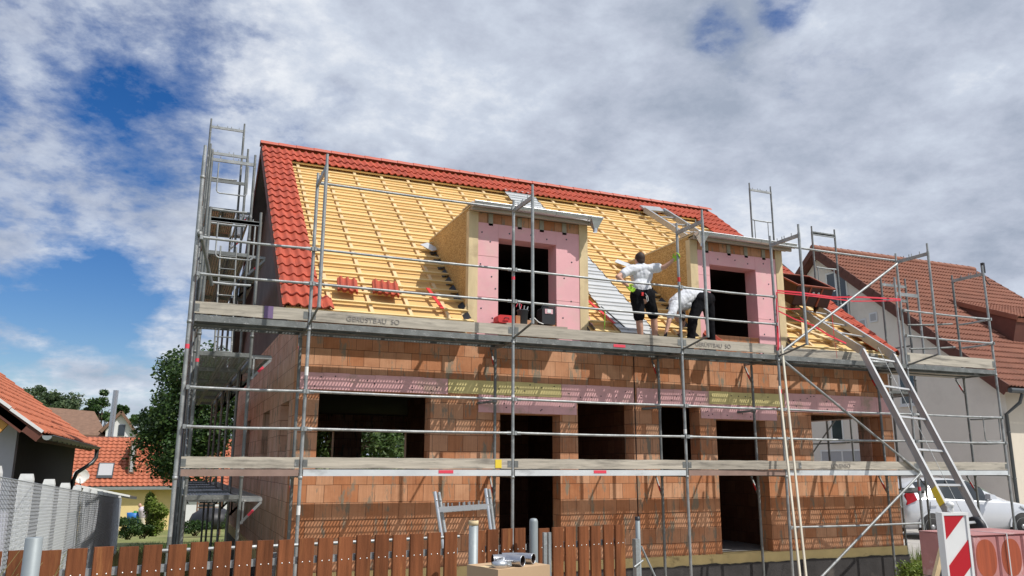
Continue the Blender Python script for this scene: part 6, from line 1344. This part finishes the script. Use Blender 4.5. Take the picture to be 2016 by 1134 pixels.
def worker_a():
    root = empty('person', (7.42, 11.6, 2.0), 'standing person in white T-shirt and black shorts, seen from behind, green glove on the post', 'person')
    Y = 11.62; P = lambda u, v, y=Y: at(u, v, Y=y)
    head = P(1259, 511, 11.66); neck = P(1262, 521, 11.64); sL, sR = P(1241, 531), P(1284, 528, 11.60); ch = P(1263, 541, 11.66); wa = P(1263, 568, 11.63); hipL, hipR = P(1255, 588, 11.62), P(1275, 587, 11.60)
    kL, kR = P(1258, 625, 11.58), P(1287, 621, 11.66); aL, aR = P(1262, 664, 11.62), P(1290, 661, 11.70)
    aL.z = aR.z = 2.08
    eL, hL = P(1216, 545, 11.55), P(1236, 563, 11.52); eR, hR = P(1308, 526, 11.42), P(1327, 511, 11.30)
    body = [('e', head, (.078, .098, .115), Matrix.Rotation(.5, 3, 'X')), ('e', head+Vector((-.078, .0, -.01)), (.012, .022, .03), None), ('e', head+Vector((.078, .0, -.01)), (.012, .022, .03), None),
        ('e', head+Vector((0, .10, -.02)), (.016, .022, .024), None), ('c', neck+Vector((0, 0, -.02)), head+Vector((0, 0, -.04)), .06, .058), ('c', sL, sR, .07, .07), ('e', ch, (.19, .12, .22), None), ('e', wa, (.155, .11, .17), None), ('c', hipL, hipR, .11, .11),
        ('c', hipL, kL, .092, .062), ('c', hipR, kR, .092, .062), ('c', kL, (kL*.62+aL*.38), .058, .060), ('c', (kL*.62+aL*.38), aL, .060, .038), ('c', kR, (kR*.62+aR*.38), .058, .060), ('c', (kR*.62+aR*.38), aR, .060, .038),
        ('c', sL, eL, .055, .042), ('c', eL, hL, .042, .028), ('c', sR, eR, .055, .042), ('c', eR, hR, .042, .028)]
    organic('body', body, M_skin, root, .011)
    organic('hair', [('e', head+Vector((0, -.014, .022)), (.088, .100, .108), Matrix.Rotation(.5, 3, 'X')), ('e', head+Vector((0, -.05, -.03)), (.07, .055, .07), None)], M_hair, root, .011)
    tee = [('c', sL+Vector((.01, 0, -.01)), sR+Vector((-.01, 0, -.01)), .088, .088), ('e', ch, (.215, .142, .22), None), ('e', wa+Vector((0, 0, .02)), (.185, .135, .19), None), ('e', wa+Vector((0, 0, -.09)), (.178, .135, .10), None), ('c', neck+Vector((0, 0, -.05)), neck+Vector((0, 0, -.02)), .09, .072),
        ('c', sL, sL*.42+eL*.58, .085, .076), ('c', sR, sR*.5+eR*.5, .085, .078)]
    organic('t_shirt', tee, M_tee, root, .010, 3)
    sh = [('c', hipL+Vector((0, 0, .05)), hipR+Vector((0, 0, .05)), .135, .135), ('c', hipL, hipL*.15+kL*.85, .125, .095), ('c', hipR, hipR*.15+kR*.85, .125, .095), ('c', hipL*.15+kL*.85, hipL*.06+kL*.94, .096, .096), ('c', hipR*.15+kR*.85, hipR*.06+kR*.94, .096, .096)]
    organic('shorts', sh, M_bcloth, root, .011)
    for a in (aL, aR): organic('shoe', [('c', a+Vector((0, -.03, -.03)), a+Vector((0, .15, -.045)), .047, .04), ('c', a, a+Vector((0, 0, .03)), .05, .05)], M_dgrey, root, .012)
    dr = (hR-eR).normalized(); organic('glove', hand(hR-dr*.02, dr, (0, .3, 1), .75, 1.18), M_glove, root, .006, 1)
    dl = (hL-eL).normalized(); organic('glove', hand(hL-dl*.02, dl, (0, 0, 1), .5, 1.12), M_glove, root, .006, 1)
    b = MB(); q = P(1270, 577, 11.46); b.tube([q, q+Vector((.03, -.03, -.06)), q+Vector((.05, -.02, -.13)), q+Vector((.03, -.01, -.15)), q+Vector((.02, 0, -.05))], .006, 6); b.build('key_loop', M_white, root)
    b = MB(); b.box(tuple(P(1265, 579, 11.47)-Vector((.02, .01, .03))), tuple(P(1265, 579, 11.47)+Vector((.02, .015, .03)))); b.build('red_clip', M_red, root)
def worker_b():
    root = empty('person', (8.6, 11.65, 2.0), 'person in white T-shirt and black trousers bending down before the right dormer', 'person')
    Y = 11.68; P = lambda u, v, y=Y: at(u, v, Y=y)
    hips, hipL, hipR = P(1384, 588), P(1378, 590, 11.60), P(1393, 590, 11.76); back = P(1356, 581); sh = P(1334, 597); shL, shR = P(1329, 601, 11.58), P(1338, 599, 11.82)
    head = P(1338, 624, 11.74); kL, kR = P(1364, 628, 11.58), P(1397, 630, 11.80); aL, aR = P(1359, 664, 11.60), P(1401, 666, 11.80); aL.z = aR.z = 2.09
    eL, hL = P(1317, 632, 11.50), P(1311, 657, 11.48); eR, hR = P(1345, 636, 11.9), P(1337, 657, 11.92)
    body = [('e', head, (.10, .078, .115), None), ('e', head+Vector((-.10, 0, -.02)), (.02, .015, .02), None), ('e', head+Vector((0, -.08, 0)), (.022, .012, .03), None), ('e', head+Vector((0, .08, 0)), (.022, .012, .03), None), ('c', sh, head, .065, .06), ('c', shL, shR, .068, .068), ('c', sh, back, .13, .125), ('c', back, hips, .125, .12), ('c', hipL, hipR, .10, .10),
        ('c', hipL, kL, .09, .06), ('c', hipR, kR, .09, .06), ('c', kL, aL, .06, .04), ('c', kR, aR, .06, .04), ('c', shL, eL, .052, .042), ('c', eL, hL, .042, .028), ('c', shR, eR, .052, .042), ('c', eR, hR, .042, .028)]
    organic('body', body, M_skin, root, .011)
    organic('hair', [('e', head+Vector((.018, 0, .01)), (.098, .09, .112), None)], M_hair, root, .011)
    tee = [('c', sh+Vector((.0, 0, .0)), back, .155, .15), ('c', back, back*.25+hips*.75, .150, .14), ('c', shL, shR, .085, .085), ('c', shL, shL*.30+eL*.70, .085, .072), ('c', shR, shR*.4+eR*.6, .082, .075), ('e', sh*.5+back*.5+Vector((0, 0, -.09)), (.17, .13, .11), None)]
    organic('t_shirt', tee, M_tee, root, .010, 3)
    tr = [('c', back*.22+hips*.78, hips, .142, .15), ('c', hipL, hipR, .138, .138), ('c', hipL, kL, .122, .085), ('c', hipR, kR, .122, .085), ('c', kL, aL+Vector((0, 0, .03)), .085, .072), ('c', kR, aR+Vector((0, 0, .03)), .085, .072)]
    organic('trousers', tr, M_bcloth, root, .011)
    for a in (aL, aR): organic('shoe', [('c', a+Vector((.03, 0, -.035)), a+Vector((-.13, 0, -.045)), .047, .04)], M_black, root, .012)
    for e_, h_ in ((eL, hL), (eR, hR)): d = (h_-e_).normalized(); organic('glove', hand(h_-d*.02, d, (0, 1, 0), .35, 1.15), M_blackglove, root, .006, 1)
def gardener():
    D = 47; P = lambda u, v: dp(u, v, D); root = empty('person', tuple(dp(279, 1042, D)), 'person in pale shirt gardening beside a blue barrel before the cream wall', 'person')
    hd, sh_, hp_, ft = P(275.5, 995), P(279.5, 1004), P(280, 1019), P(279, 1042); ft2 = P(283, 1042)
    el, hn = P(274, 1012), P(269, 1007)
    organic('body', [('e', hd, (.095, .10, .125), None), ('c', hd, sh_, .06, .07), ('c', sh_, hp_, .17, .15), ('c', hp_, ft, .10, .05), ('c', hp_, ft2, .10, .05), ('c', sh_, el, .055, .04), ('c', el, hn, .04, .03)], M_skin, root, .03, 2)
    organic('shirt', [('c', sh_, hp_+Vector((0, 0, .08)), .20, .19), ('c', sh_, sh_*.5+el*.5, .08, .07)], mat('pale_lilac_shirt', (.62, .55, .62), .9), root, .03, 2)
    organic('trousers', [('c', hp_+Vector((0, 0, -.02)), hp_*.1+ft*.9, .16, .08), ('c', hp_, hp_*.1+ft2*.9, .16, .08)], M_crm2, root, .03, 2)
    b = MB(); p = P(261.5, 1031); b.lathe(p, [(0, -.25), (.30, -.25), (.36, .35), (.38, .62), (.34, .62), (.3, .5)], (0, 0, 1), 16); b.build('rain_barrel', M_blue, None, 'blue rain barrel beside the gardener at the cream wall', 'barrel')
    w = empty('watering_can', tuple(P(267, 1010)), 'green watering can held by the gardener over the blue barrel', 'watering can')
    b = MB(); b.lathe(P(267, 1011), [(0, -.15), (.14, -.15), (.15, .12), (0, .16)], (.3, 0, 1), 12); b.build('can', M_green, w); b = MB(); b.tube([P(265, 1012), P(260, 1009)], .025, 6); b.build('spout', M_green, w)
worker_a(); worker_b(); gardener()
